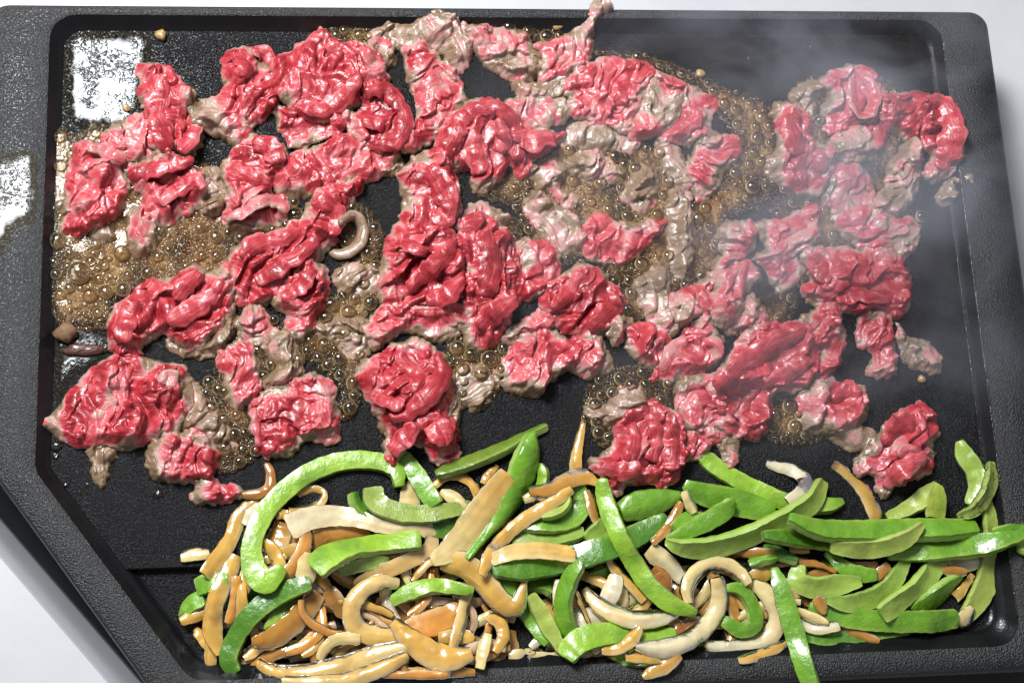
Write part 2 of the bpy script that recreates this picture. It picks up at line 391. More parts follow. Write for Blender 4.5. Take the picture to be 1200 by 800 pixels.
def ribbon(path, t, roll=0.0, bow=0.0, K=16, sq=2.6, soft=14, lift=0.0, seed=0, edge_jit=0.05, arch=0.0, sink=0.35, dens=1.0):
    """a strip laid along pixel points (x, y, width) on whatever lies below it; returns verts, faces, per-vertex s/u/side"""
    P = np.asarray([p[:3] for p in path], float)
    L = np.linalg.norm(np.diff(P[:, :2], axis=0), axis=1).sum()
    per = max(3, int(L * dens / 3.2 / max(1, len(P) - 1)))
    C = catmull(P, per); C[:, 2] = np.maximum(C[:, 2], 2.0); n = len(C)
    q = at(C[:, 0], C[:, 1], 0.006)
    z = np.array([footprint(q[i], 0.30 * C[i, 2] * PX) for i in range(n)])
    z = np.minimum(z, ZCAP)
    zs = smooth1(z, soft); zs = zs + sink * (z - zs) * (z > zs) * 0.6
    u = np.linspace(0, 1, n)
    r_ = np.interp(u, np.linspace(0, 1, len(np.atleast_1d(roll))), np.atleast_1d(roll)) if np.ndim(roll) else np.full(n, float(roll))
    ra = np.radians(r_)
    half_h = np.abs(np.cos(ra)) * t / 2 + np.abs(np.sin(ra)) * C[:, 2] * PX * 0.42
    zc = zs + half_h * 0.92 + lift + arch * np.sin(np.pi * u) + noise(u * 5, u * 0, seed) * 0.0006
    Q = at(C[:, 0], C[:, 1], zc)
    T = np.gradient(Q, axis=0); T /= np.linalg.norm(T, axis=1)[:, None]
    S = np.cross(T, [0, 0, 1.0]); S /= np.linalg.norm(S, axis=1)[:, None]
    U = np.cross(S, T)
    S2 = S * np.cos(ra)[:, None] + U * np.sin(ra)[:, None]; U2 = U * np.cos(ra)[:, None] - S * np.sin(ra)[:, None]
    if sq > 3.5:                                            # a cut strip: flat faces, crisp edges
        tp = [0.965, 0.87, 0.6, 0.3, 0.0, -0.3, -0.6, -0.87, -0.965]
        cx = np.array(tp + [-1, -1] + tp[::-1] + [1, 1]); cz = np.array([1.0] * 9 + [0.45, -0.45] + [-1.0] * 9 + [-0.45, 0.45]); K = 22
    else:
        th = np.arange(K) / K * 2 * math.pi
        cx = np.sign(np.cos(th)) * np.abs(np.cos(th)) ** (2 / sq); cz = np.sign(np.sin(th)) * np.abs(np.sin(th)) ** (2 / sq)
    dist = np.concatenate([[0], np.cumsum(np.linalg.norm(np.diff(Q, axis=0), axis=1))])
    V = []; sA = []; uA = []; sideA = []
    for i in range(n):
        w = C[i, 2] * PX / 2
        jl = 1 + edge_jit * noise(dist[i] * 220, seed * 3.1); jr = 1 + edge_jit * noise(dist[i] * 220, seed * 3.1 + 40)
        ww = np.where(cx > 0, w * jl, w * jr); tt = t / 2 * min(1.0, 0.25 + w / (t * 0.8))
        e = min(u[i], 1 - u[i]) * dist[-1] / 0.0016; cap = math.sqrt(max(0.0, 1 - (1 - min(1, e)) ** 2)) * 0.55 + 0.45
        if sq > 3.5: cap = 0.86 + 0.14 * min(1, e * 1.5)
        V.append(Q[i] + (cx * ww * cap)[:, None] * S2[i] + (cz * tt * cap + bow * t * (1 - cx ** 2) - bow * t * 0.5)[:, None] * U2[i])
        sA.append(cx); uA.append(np.full(K, dist[i])); sideA.append(cz)
    V = np.concatenate(V); s = np.concatenate(sA)
    uu = np.concatenate(uA); sd = np.concatenate(sideA)
    if sq > 3.5: V = V + 0.00028 * np.stack([noise(V[:, 0] * 330 + V[:, 2] * 90, V[:, 1] * 330, seed + 70 + k) for k in range(3)], 1)
    Fc = [(i * K + k, i * K + (k + 1) % K, (i + 1) * K + (k + 1) % K, (i + 1) * K + k) for i in range(n - 1) for k in range(K)]
    c0 = len(V); ends = np.array([Q[0] - T[0] * 0.0003, Q[-1] + T[-1] * 0.0003]); V = np.concatenate([V, ends])
    s = np.append(s, [0, 0]); uu = np.append(uu, [0, dist[-1]]); sd = np.append(sd, [0, 0])
    for k in range(K):
        Fc.append((c0, (k + 1) % K, k)); b = (n - 1) * K; Fc.append((c0 + 1, b + k, b + (k + 1) % K))
    top = zc + half_h * 0.75
    for i in range(n): stamp(Q[i], C[i, 2] * PX * 0.36, min(top[i], ZCAP))
    return V, Fc, s, uu, sd, dist[-1], Q[n // 2]

def localize(V, org): return V - org
SEED = [0]
PCOL = {'g': (0.140, 0.305, 0.018), 'd': (0.062, 0.175, 0.010), 'l': (0.235, 0.400, 0.028), 'y': (0.300, 0.360, 0.045), 'o': (0.120, 0.180, 0.016), 't': (0.080, 0.210, 0.040)}
def pepper(label, path, c='g', face='skin', roll=None, t=0.0033, bow=None, char=0.0, **kw):
    SEED[0] += 1; sd_ = SEED[0]; t = min(t, 0.0042); char = char + (0.16 if sd_ % 4 == 0 else 0.04)
    if roll is None: q_ = random.uniform(-34, 34); roll = (q_, q_ + random.uniform(-22, 22), q_ + random.uniform(-30, 30))
    wm = max(p[2] for p in path); path = [(p[0], p[1], max(p[2], wm * (0.42 if sd_ % 3 else 0.25)) + 0.5) for p in path]
    if bow is None: bow = 0.13 if face == 'skin' else -0.14
    V, Fc, s, u, side, Ln, mid = ribbon(path, t, roll, bow, K=20, sq=5.0, soft=45, sink=0.0, seed=sd_, **kw)
    org = np.array([mid[0], mid[1], max(ZLOW, V[:, 2].min())])
    up = 1 if face == 'skin' else -1
    base = np.array(PCOL[c]); pale = np.array((0.32, 0.42, 0.08))
    e = np.clip((np.abs(s) - 0.72) / 0.28, 0, 1)[:, None]
    nz = noise(u * 130, s * 1.3, sd_)[:, None]
    flesh = base * 0.55 + pale * 0.45; flesh = flesh * (1 + 0.22 * nz) + e * 0.06
    skin = base * (1 + 0.16 * nz)
    rind = np.clip((s * (1 if sd_ % 2 else -1) - 0.58) / 0.12, 0, 1)[:, None] * (0.7 if sd_ % 5 else 0.0)     # cut side with pale flesh
    skin = skin * (1 - rind) + (base * 0.45 + pale * 0.65) * rind
    ch = np.clip(char + 0.0 * s, 0, 1) * np.clip(0.75 + 0.5 * noise(u * 160, s * 1.7, sd_ + 3), 0, 1.3)
    root = bpy.data.objects.new('pepper_strip', None); COL.objects.link(root); root.location = org
    tag(root, label, 'pepper strip', 'sliced green pepper strips')
    isskin = (side * up) > 0.40
    fs = [f for f in Fc if sum(isskin[i] for i in f) * 2 > len(f)]; ff = [f for f in Fc if sum(isskin[i] for i in f) * 2 <= len(f)]
    for nm, fl, cc, mt in (('skin', fs, skin, M_SKIN), ('flesh', ff, flesh, M_FLESH)):
        idx = sorted({i for f in fl for i in f}); mp = {k: v for v, k in enumerate(idx)}
        if not idx: continue
        me = mesh(nm, localize(V[idx], org), [tuple(mp[i] for i in f) for f in fl], True, {'Col': np.clip(cc[idx], 0, 1), 'char': ch[idx]}, np.stack([u, s * 0.004], 1)[idx], True)
        link(nm, me, mt, root)
    return root
OCOL = {'a': (0.80, 0.49, 0.11), 'w': (0.93, 0.88, 0.66), 'p': (0.90, 0.74, 0.35), 'b': (0.56, 0.27, 0.05), 'o': (0.80, 0.36, 0.07), 'm': (0.68, 0.47, 0.31), 'k': (0.48, 0.19, 0.04)}
def onion(label, path, c='a', t=0.0009, roll=None, bow=1.1, char=0.0, cend=None, cedge=0.0, cat='onion strip', name='onion_strip', **kw):
    SEED[0] += 1; sd_ = SEED[0]; t = min(t, 0.0016) if t < 0.0039 else 0.0020
    if roll is None: q_ = random.uniform(-22, 22); roll = (q_ + random.uniform(-12, 12), q_ + random.uniform(-12, 12), q_, q_ + random.uniform(-20, 20))
    path = [(p[0], p[1], p[2] * 0.98 + 0.8) for p in path]
    V, Fc, s, u, side, Ln, mid = ribbon(path, t, roll, bow, K=18, sq=4.0, soft=60, seed=sd_, edge_jit=0.06, sink=0.0, **kw)
    org = np.array([mid[0], mid[1], max(ZLOW, V[:, 2].min())])
    a = np.array(OCOL[c[0]]); b = np.array(OCOL[c[-1]]); f = (u / max(Ln, 1e-6))[:, None]
    nz = noise(u * 90, s * 0.8, sd_)[:, None]
    band = noise(s * 2.6 + sd_, u * 25, sd_ + 8)[:, None]                      # long streaks of the layer
    col = (a * (1 - f) + b * f) * (1 + 0.20 * nz) * (1 + band * np.array([0.14, 0.22, 0.34]))
    cut = np.clip((s * (1 if sd_ % 2 else -1) - 0.50) / 0.25, 0, 1)[:, None]   # pale cut edge along one side
    col = col * (1 - 0.55 * cut) + np.array((0.88, 0.76, 0.46)) * 0.55 * cut
    e = np.clip((np.abs(s) - 0.6) / 0.4, 0, 1)
    ch = char * np.clip(0.8 + 0.7 * noise(u * 120, s * 1.1, sd_ + 5), 0, 1.4) + cedge * np.clip((s - 0.0) / 0.4, 0, 1)
    if cend is not None:                                   # a browned end: 0 first end, 1 last end
        k = (u / Ln) if cend == 1 else 1 - u / Ln; ch = ch + np.clip((k - 0.72) / 0.28, 0, 1) * 0.75
    me = mesh(name, localize(V, org), Fc, True, {'Col': np.clip(col, 0, 1), 'char': ch}, np.stack([u, s * 0.004], 1), True)
    o = link(name, me, M_ONION); o.location = org
    tag(o, label, cat, 'fried onion strips'); return o

def sdf(poly, X, Y):
    """signed pixel distance, positive inside"""
    A = poly; B = np.roll(poly, -1, 0); best = np.full(X.shape, 1e9); ins = np.zeros(X.shape, bool)
    for (x0, y0), (x1, y1) in zip(A, B):
        dx, dy = x1 - x0, y1 - y0; L2 = dx * dx + dy * dy + 1e-9
        t = np.clip(((X - x0) * dx + (Y - y0) * dy) / L2, 0, 1)
        best = np.minimum(best, (X - x0 - t * dx) ** 2 + (Y - y0 - t * dy) ** 2)
        c = (y0 > Y) != (y1 > Y); ins ^= c & (X < dx * (Y - y0) / (dy + (dy == 0) * 1e-9) + x0)
    return np.where(ins, 1, -1) * np.sqrt(best)

def sheet_grid(poly, step, fray, seed, grow=0.0):
    P = catmull(np.asarray(poly, float), 6, True)
    x0, y0 = P.min(0) - 12; x1, y1 = P.max(0) + 12
    gx = np.arange(x0, x1, step); gy = np.arange(y0, y1, step); X, Y = np.meshgrid(gx, gy)
    D = sdf(P, X, Y) + grow + fray * (noise(X / 13, Y / 13, seed) + 0.6 * noise(X / 5.5, Y / 5.5, seed + 2))
    gyy, gxx = np.gradient(D, step); g = np.maximum(np.hypot(gxx, gyy), 0.35)
    out = (D < 0) & (D > -step * 1.05)
    X = np.where(out, X - D * gxx / g ** 2, X); Y = np.where(out, Y - D * gyy / g ** 2, Y)
    ok = D > -step * 1.05; D = np.maximum(D, 0)
    idx = -np.ones(D.shape, int); idx[ok] = np.arange(ok.sum())
    q = ok[:-1, :-1] & ok[1:, :-1] & ok[:-1, 1:] & ok[1:, 1:] & ((D[:-1, :-1] + D[1:, 1:] + D[1:, :-1] + D[:-1, 1:]) > 0)
    I, J = np.nonzero(q)
    Fc = np.stack([idx[I, J + 1], idx[I, J], idx[I + 1, J], idx[I + 1, J + 1]], 1)
    # three-cornered cells on the outline
    return X[ok], Y[ok], D[ok], Fc

HB = [None]
def sst(x, a, b):
    t = np.clip((x - a) / (b - a), 0, 1); return t * t * (3 - 2 * t)
def beef(label, poly, cook=0.0, ang=0.0, wl=22.0, amp=9.0, dome=6.0, edge=9.0, thick=6.0, drape=0.8, folds=(), fray=3.4, lean=4.0, name='beef_slice', step=1.45, dirc=None, grow=2.8):
    """a thin slice of shaved beef lying crumpled inside the traced outline: sheets folded over each other, ragged at their edges"""
    SEED[0] += 1; sd_ = SEED[0]
    X, Y, D, Fc = sheet_grid(poly, step, fray, sd_, grow)
    a = math.radians(ang); ca, sa = math.cos(a), math.sin(a)
    wx = X + 13 * noise(X / 32, Y / 32, sd_); wy = Y + 13 * noise(X / 32, Y / 32, sd_ + 7)
    al = wx * ca + wy * sa; ac = -wx * sa + wy * ca
    rim = np.sqrt(np.maximum(0, 1 - (1 - np.minimum(D / 3.2, 1)) ** 2))
    inn = sst(D, 0, 13)
    ph = al / (wl * 1.22) * math.pi + 1.5 * noise(X / 38, Y / 38, sd_ + 3) + 0.45 * noise(X / 15, Y / 15, sd_ + 9)
    ridge = np.abs(np.sin(ph)) ** 0.85
    mask = np.clip(0.65 + 0.9 * noise(X / 28, Y / 28, sd_ + 11), 0.0, 1.3)
    # folded-over sheets: each has a ragged free edge and lies on the one below
    lay = np.zeros_like(X); pale = np.zeros_like(X)
    for k in range(4):
        sc = (42, 36, 30, 24)[k]
        f = noise((al * 0.85) / sc, (ac * 0.50) / sc, sd_ + 31 + 5 * k) + 0.09 * noise(X / 9, Y / 9, sd_ + 41 + k)
        f = f - (0.02, 0.10, 0.05, 0.12)[k]
        st = sst(f, 0.0, 0.055)
        sl = 1.0 - 0.45 * sst(f, 0.1, 0.75)                 # the sheet sinks back away from its free edge
        lay += st * sl * (5.4, 4.6, 3.8, 3.0)[k]
        pale = np.maximum(pale, np.exp(-((f - 0.06) / 0.07) ** 2))
    # fine wrinkles across the sheet
    w1 = np.abs(noise(al / 6.0, ac / 17.0, sd_ + 61)); w2 = np.abs(noise(al / 3.4, ac / 9.0, sd_ + 63))
    wr = np.clip(0.5 + 1.0 * noise(X / 24, Y / 24, sd_ + 65), 0.1, 1.2)
    dm = np.clip(D / 34, 0, 1)
    h = thick * 0.45 * rim * (0.85 + 0.4 * noise(X / 15, Y / 15, sd_ + 15)) + inn * (0.85 * amp * ridge * mask + lay) * 1.0 + dome * 0.8 * np.sqrt(dm) \
        - inn * wr * (1.2 * (0.35 - w1).clip(0) * 2 + 0.3 * (0.35 - w2).clip(0) * 2) + rim * 0.15 * noise(X / 5, Y / 5, sd_ + 17) + rim * 0.6 * noise(X / 12, Y / 12, sd_ + 19)
    h = np.maximum(h, 0) * PX
    cx, cy_ = X.mean(), Y.mean()
    settle()
    b0 = at(cx, cy_, 0.006); zi, zj = cell(at(X, Y, 0.006))
    und = HB[0][zi, zj] * drape
    zr = float(und.mean() + h.mean() * 0.8)
    W = at(X, Y, zr)
    sh = PX * inn * (lean * mask * (ridge - 0.5) + 0.45 * lay)
    W[:, 0] += sh * ca; W[:, 1] -= sh * sa
    W[:, 2] = np.clip(und, 0, 0.022) + h + 0.0005
    n1 = noise(X / 11, Y / 11, sd_ + 21); n2 = noise(X / 34, Y / 34, sd_ + 23)
    ew = edge * np.clip(0.75 + 3.0 * n2 + 0.6 * n1, 0.05, 3.4)
    on = sst(H[zi, zj], 0.002, 0.005)                        # lying on other beef, off the hot floor
    ck = np.clip(1.0 - D / ew, 0, 1) * 0.85 * (1 - 0.8 * on) + cook + 0.15 * n1 + 0.14 * n2 + 0.20 * pale + 0.38 * sst(noise(X / 44, Y / 44, sd_ + 25), 0.12, 0.5)
    ck = ck - 0.16 * np.clip((h / PX - 10) / 12, -1, 1) * (cook < 0.5)
    if dirc is not None:                                    # one side more cooked: (angle, strength)
        da = math.radians(dirc[0]); pr = (X - cx) * math.cos(da) + (Y - cy_) * math.sin(da); ck = ck + dirc[1] * np.clip(pr / (np.ptp(pr) / 2 + 1e-6), -0.2, 1)
    org = np.array([b0[0], b0[1], float(W[:, 2].min())])
    gu = al * PX; gv = ac * PX
    me = mesh(name, W - org, Fc, True, {'cook': np.clip(ck, 0, 1.1)}, np.stack([gu, gv] if (sd_ % 3) else [gv, gu], 1))
    o = link(name, me, M_BEEF); o.location = org
    tag(o, label, 'beef', 'thin slices of beef on the griddle')
    ii, jj = cell(W); np.maximum.at(H, (ii, jj), W[:, 2])
    for fd in folds:
        SEED[0] += 1
        pth = [(p[0], p[1], p[2] * 1.15) for p in fd['p']]
        V, F2, s, u, side, Ln, mid = ribbon(pth, fd.get('t', 0.0030) * 0.42, (random.uniform(-30, 30), random.uniform(-30, 30), random.uniform(-30, 30)) if 'roll' not in fd else fd['roll'],
             fd.get('bow', 0.9), K=22, sq=2.6, soft=8, seed=SEED[0], edge_jit=0.32, sink=0.1, lift=-0.0013, dens=1.6)
        V = V + 0.0010 * np.stack([noise(V[:, 0] * 200 + V[:, 2] * 150, V[:, 1] * 200, SEED[0] + k) for k in range(3)], 1) + 0.0002 * np.stack([noise(V[:, 0] * 600, V[:, 1] * 600, SEED[0] + 9 + k) for k in range(3)], 1)
        c2 = fd.get('cook', cook) + np.clip((np.abs(s) - 0.55) / 0.45, 0, 1) * fd.get('edge', 0.22) + 0.16 * noise(u * 120, s, SEED[0])
        m2 = mesh('fold', V - org, F2, True, {'cook': np.clip(c2, 0, 1.1)}, np.stack([u, s * 0.004], 1))
        link('fold', m2, M_BEEF, o)
    return o
def settle(): HB[0] = blur(H, 3)
# ------------------------------------------------------------------ vegetables, bottom of the heap first
# a dark under-layer of strips that the photograph shows between the others
onion('brown onion strip lying low beneath the heap right of the orange onion', [(580,784,20),(595,762,24),(600,738,18)], 'b')
onion('pale onion end lying in oil at the front rim below the heap', [(596,772,20),(618,770,22),(636,768,18)], 'p')
onion('tan onion end hanging onto the front rim, leftmost of those at the rim', [(440,796,14),(452,780,15),(462,768,12)], 'a')
onion('wide glossy onion end drooping onto the front rim under the orange onion', [(532,800,18),(540,782,24),(548,764,18)], 'm')
onion('amber onion strip under the curved pepper tip at the front left corner', [(280,774,20),(300,768,26),(318,760,20)], 'a')
onion('lumpy amber onion piece at the far left edge of the heap', [(230,736,12),(240,748,17),(254,762,18)], 'a')
onion('pale amber onion bit between the left pepper strips', [(258,728,20),(275,724,22),(292,720,16)], 'p')
onion('pinkish translucent onion layer under the bottom left ring', [(342,778,24),(362,762,26),(380,748,18)], 'm')
onion('pale onion strip running over the pinkish layer at bottom left', [(348,750,14),(372,740,16),(394,732,12)], 'pm')
onion('brown onion strip beneath the red brown centre of the heap', [(440,706,18),(465,716,22),(490,712,22),(515,700,16)], 'b', char=0.3)
onion('dark caramel onion piece in the middle of the left heap', [(470,672,16),(492,676,20),(515,672,18)], 'b', char=0.5)
onion('brown onion strip under the white onion arc', [(330,642,26),(355,636,26),(380,628,22),(410,624,18),(434,628,10)], 'b')
onion('translucent amber onion patch inside the big pepper arch', [(312,652,26),(325,632,28),(333,612,20)], 'ab')
onion('thin amber onion strip low inside the big pepper arch', [(306,657,12),(335,647,16),(362,640,14)], 'a')
pepper('wide dark green strip lying under the big pepper arch', [(260,706,26),(285,694,38),(312,688,34),(342,672,28),(374,655,18)], 'd')
pepper('light green strip end at the far left of the heap', [(230,688,20),(248,683,23),(268,680,18)], 'g')
pepper('small green strip tip below the leftmost strip end', [(213,723,8),(224,709,18),(240,700,20)], 'g')
onion('small amber onion bit over the leftmost pepper tip', [(211,727,11),(224,722,15),(242,716,15)], 'a')
pepper('dark green pepper strip tucked behind the broad translucent onion', [(503,618,22),(525,617,26),(547,612,18)], 'd')
pepper('dark green strip lying flat below the curled pepper in the middle', [(600,631,15),(630,633,20),(660,630,20),(685,624,12)], 'd', 'flesh')
pepper('short green strip beside the black gap in the middle', [(688,634,18),(702,622,22),(714,610,16)], 'g', 'flesh')
pepper('small green tip behind the broad leaf shaped pepper', [(634,544,6),(637,560,13),(632,577,10)], 'l')
pepper('green strip low behind the white onion pieces in the middle', [(690,680,18),(708,673,24),(724,667,14)], 'g')
pepper('dark strip below the long diagonal pepper, seen in a gap', [(726,682,16),(740,698,20),(752,714,14)], 'd')
pepper('dark green strip flat on the griddle at the front edge', [(690,764,12),(720,769,20),(750,771,18),(774,772,8)], 'd')
pepper('dark green bottom strip under the large white onion ring', [(810,755,10),(830,764,15),(856,766,10)], 'd')
pepper('dark green long strip at the bottom right of the heap', [(925,744,14),(970,747,22),(1010,744,20),(1064,738,12)], 'd')
onion('amber onion strip under the right bottom peppers', [(940,700,14),(975,716,16),(1000,738,14),(1030,752,10)], 'b')
onion('brown onion mat under the peppers on the right', [(890,700,22),(930,690,26),(975,676,28),(1030,668,24)], 'b', char=0.2)
onion('brown onion mat behind the charred onion arc', [(775,690,24),(800,700,30),(830,705,28),(860,700,24)], 'b', char=0.25)
onion('glossy brown onion layer at the foot of the right onion ring', [(850,745,22),(880,738,24),(905,725,18)], 'b', char=0.25)
onion('amber onion layer left of the long diagonal pepper', [(640,700,16),(652,720,18),(668,735,16)], 'a')
pepper('dark green strip beneath the tall pepper strip in the middle', [(600,690,22),(625,682,24),(650,690,24),(662,712,18)], 'd')
pepper('tall pale strip at the right end beside the griddle wall', [(1154,586,14),(1162,620,20),(1161,650,27),(1156,680,27),(1146,702,25),(1133,720,18),(1122,731,7)], 'y', 'flesh')
onion('pale amber onion wedge beside the tall strip on the right', [(1120,702,18),(1132,690,18),(1142,674,14)], 'a')
onion('cream onion chip under the lower tip of the tall right strip', [(1122,729,15),(1132,723,20),(1140,712,12)], 'p')
pepper('wide green strip slanting up below the red brown onion spot', [(1070,718,24),(1090,703,28),(1108,689,26),(1126,673,12)], 'g')
onion('cream onion sliver under the long right peppers', [(1104,660,14),(1125,660,22),(1152,656,16)], 'w')
onion('red brown onion bit below the cream sliver at right', [(1103,668,9),(1118,669,12),(1133,670,9)], 'b', char=0.25)
onion('brown translucent onion between the right hand peppers', [(1026,678,16),(1042,663,16)], 'b')
pepper('long bright strip across the bottom right of the heap', [(948,711,14),(990,722,24),(1030,727,24),(1070,728,24),(1100,727,24),(1122,724,20)], 'g')
pepper('curved green strip with a dark edge at lower right', [(970,703,10),(995,707,20),(1020,701,22),(1042,687,20),(1055,668,16),(1063,651,8)], 'g', 'flesh', char=0.05)
pepper('thick straight pale strip slanting at lower right', [(1033,720,22),(1050,706,24),(1070,690,24),(1088,673,24),(1101,655,20)], 'l', 'flesh')
pepper('green strip lying over the bright U shaped pepper', [(968,646,5),(985,662,16),(1005,672,20),(1027,674,14)], 'g')
pepper('bright U shaped pepper piece in the right heap', [(938,662,14),(935,680,22),(955,688,24),(980,685,24),(1008,681,12)], 'l', 'flesh')
onion('thin brown onion shred above the U shaped pepper', [(898,663,7),(930,658,10),(960,660,10),(980,669,7)], 'b')
onion('small cream and brown onion curl left of the U shaped pepper', [(919,677,7),(924,692,14),(936,705,13)], 'wa')
onion('brown onion knob below the U shaped pepper', [(957,699,14),(963,709,15),(966,719,8)], 'b')
onion('white onion flap at the bottom right of the onion rings', [(931,727,12),(955,735,16),(983,732,14)], 'w')
onion('pale green onion sliver above the white flap', [(934,715,10),(955,724,12),(970,730,8)], 'p')
onion('squat amber onion chunk below the long right pepper', [(924,645,13),(936,645,14),(948,645,13)], 'a', t=0.004)
pepper('teal green tube shaped strip under the long crescent pepper', [(895,639,9),(912,648,14),(934,657,9)], 't')
pepper('small green strip left of the teal green one', [(878,661,10),(895,655,14),(910,652,8)], 'g')
onion('broad amber onion piece right of the charred arc', [(880,677,17),(895,672,20),(908,667,13)], 'a')
pepper('olive green strip rising to the loose meat bunch at right', [(1040,607,13),(1065,596,18),(1085,582,22),(1099,568,10)], 'y', 'flesh', char=0.10)
pepper('olive green strip going down from the same tip at right', [(1099,569,10),(1098,586,21),(1095,608,22)], 'y')
pepper('green strip poking past the griddle wall at the far right', [(1164,625,11),(1185,621,14),(1206,620,10)], 'g')
pepper('pale strip end on the rim at the far right', [(1193,640,12),(1212,646,20)], 'l', 'flesh')
pepper('bent pale green strip standing alone at upper right', [(1124,517,5),(1130,533,22),(1141,551,22),(1144,569,18),(1138,592,15)], 'l', 'flesh')
pepper('charred speckled strip leaning on the right griddle wall', [(1160,541,7),(1161,560,18),(1154,580,20),(1141,597,14),(1122,605,7)], 'o', 'flesh', char=0.42)
# thin strands tangled through the heap; nothing in the photograph tells them apart
MARKS = [(300,620,'inside the big light green arch'),(390,610,'by the white onion arc'),(250,720,'at the left edge of the heap'),(300,760,'near the front left corner'),(350,715,'under the long curved glossy pepper'),(410,650,'below the blunt horizontal pepper'),
         (430,715,'around the open pale ring'),(400,770,'among the long bottom strips'),(500,690,'by the small shiny pepper'),(510,735,'around the orange onion patch'),(520,780,'at the front rim below the orange patch'),(565,690,'at the amber onion mass'),(575,750,'right of the orange patch'),(560,610,'by the broad translucent onion'),
         (650,700,'by the tall hanging pepper'),(700,700,'by the white onion block'),(740,720,'by the U shaped cream onion'),(780,680,'by the stubby cream lobe'),(820,690,'inside the burnt edged arc'),(820,745,'under the left cream ring'),(870,715,'inside the right cream ring'),(905,690,'left of the hanging front pepper'),(700,755,'along the front blunt pepper'),(900,755,'at the foot of the right ring'),(970,690,'under the U shaped pepper'),(1040,690,'among the lower right peppers')]
USED = set()
WORD = {'a': 'golden', 'p': 'pale yellow', 'b': 'brown', 'w': 'whitish', 'o': 'orange', 'm': 'pinkish'}
def strands(zone, count, cols, wmin, wmax, size):
    for _ in range(count):
        x = random.uniform(zone[0], zone[2]); y = random.uniform(zone[1], zone[3]); a0 = random.uniform(0, 2 * math.pi); kk = random.choice((-1, 1)) * random.uniform(0.10, 0.36)
        pts = []; n_ = random.randint(5, 8); w = random.uniform(wmin, wmax)
        for q in range(n_):
            pts.append((x, y, w * (0.5 + 0.5 * math.sin(math.pi * (q + 0.5) / n_)) + 2)); x += 17 * math.cos(a0); y += 14 * math.sin(a0); a0 += kk * random.uniform(0.6, 1.5)
            x = min(max(x, zone[0] - 8), zone[2] + 8); y = min(max(y, zone[1] - 8), zone[3] + 8)
        k = random.choice(cols); mx, my = pts[len(pts) // 2][:2]
        m = min(MARKS, key=lambda q: (q[0] - mx) ** 2 + (q[1] - my) ** 2)
        bend = 'curled' if abs(kk) > 0.26 else ('gently bent' if abs(kk) > 0.17 else 'nearly straight')
        lb = '%s %s %s onion strand %s' % (size, bend, WORD[k], m[2])
        if lb in USED: continue
        USED.add(lb); onion(lb, pts, k, char=0.22 if k == 'b' else 0.04)
strands((262, 620, 590, 780), 34, 'aaabpom', 11, 17, 'broad')
strands((630, 655, 925, 760), 14, 'apbpa', 10, 15, 'broad')
strands((255, 610, 590, 780), 20, 'aapbwoa', 8, 13, 'slim')
strands((630, 650, 930, 762), 12, 'apwpba', 7, 12, 'slim')
# left and middle
onion('long amber onion strip along the left outline of the heap', [(324,580,12),(300,588,16),(281,604,18),(272,628,18),(259,650,20),(240,674,18)], 'a')
onion('small white onion piece left under the big pepper arch', [(312,589,8),(298,600,16),(287,615,12)], 'w')
onion('glossy amber onion strip hanging down the left side', [(277,650,14),(268,672,18),(256,694,20),(250,718,20),(250,742,22),(259,766,12)], 'a')
onion('small amber onion loop behind the big pepper arch', [(338,597,11),(354,597,12),(373,590,12),(379,578,10),(366,573,10),(350,581,7)], 'a', roll=25)
pepper('light strip below the long curved pepper at lower left', [(313,739,12),(325,727,20),(342,715,20),(360,703,8)], 'l')
onion('dark glossy caramel onion band at lower left', [(296,754,16),(318,748,24),(340,733,26),(358,715,26),(374,695,18)], 'b')
pepper('green strip under the blunt horizontal strip at centre left', [(397,669,11),(415,662,16),(435,657,16),(455,656,7)], 'd', 'flesh')
onion('pale onion square behind the blunt pepper end', [(357,682,20),(360,664,23),(364,647,16)], 'p')
pepper('long curved glossy strip ending at the front left corner', [(364,683,16),(335,692,22),(311,706,23),(291,725,22),(276,748,20),(268,772,20),(277,788,14)], 'd')
pepper('dark green rim of the charred curl behind the white onion', [(413,577,11),(420,594,14),(440,607,14),(472,615,9)], 'd', roll=40)
onion('pale onion piece with a dark burnt spot below the rosette', [(480,564,14),(480,582,24),(482,600,20)], 'p', char=0.15)
pepper('charred speckled flat strip below the rosette of beef', [(436,571,22),(440,588,24),(458,598,22),(482,603,21),(506,602,20),(530,598,17),(552,594,14)], 'o', 'flesh', char=0.36)
onion('amber onion arch right of the short straight pepper', [(507,569,13),(520,559,12),(538,557,14),(554,566,14),(563,583,15)], 'a', roll=20)
onion('small pale onion wedge under the amber arch', [(517,575,9),(530,582,16),(546,593,9)], 'p')
pepper('short straight strip coming down from under the rosette', [(472,533,14),(485,552,20),(498,572,21),(511,592,20)], 'g')
pepper('thin olive strip pointing up right toward the beef', [(511,556,9),(535,547,17),(565,536,18),(595,523,16),(620,509,10),(641,499,4)], 'o')
onion('browned onion nub left of the leaf shaped pepper', [(567,567,11),(574,556,14),(583,545,7)], 'a', char=0.3)
onion('white onion arc sweeping right and curling into the heap', [(338,618,30),(360,608,27),(390,604,24),(420,608,20),(450,617,15),(480,619,13),(502,624,15),(505,639,16),(490,651,18),(465,663,18),(440,673,18),(416,686,12)], 'wa', bow=0.2)
pepper('big light green arch at the upper left of the heap', [(468,570,7),(463,550,18),(437,540,20),(400,541,21),(365,553,22),(335,574,22),(310,602,22),(296,635,22),(297,664,26),(312,682,26),(332,664,12)], 'l', t=0.005)
pepper('blunt horizontal strip in front of the white onion arc', [(369,668,28),(385,653,34),(410,643,26),(440,638,25),(470,634,23),(493,632,20)], 'l')
onion('brown onion spoon at the far left of the orange onion', [(384,690,18),(394,706,22),(406,720,18)], 'b')
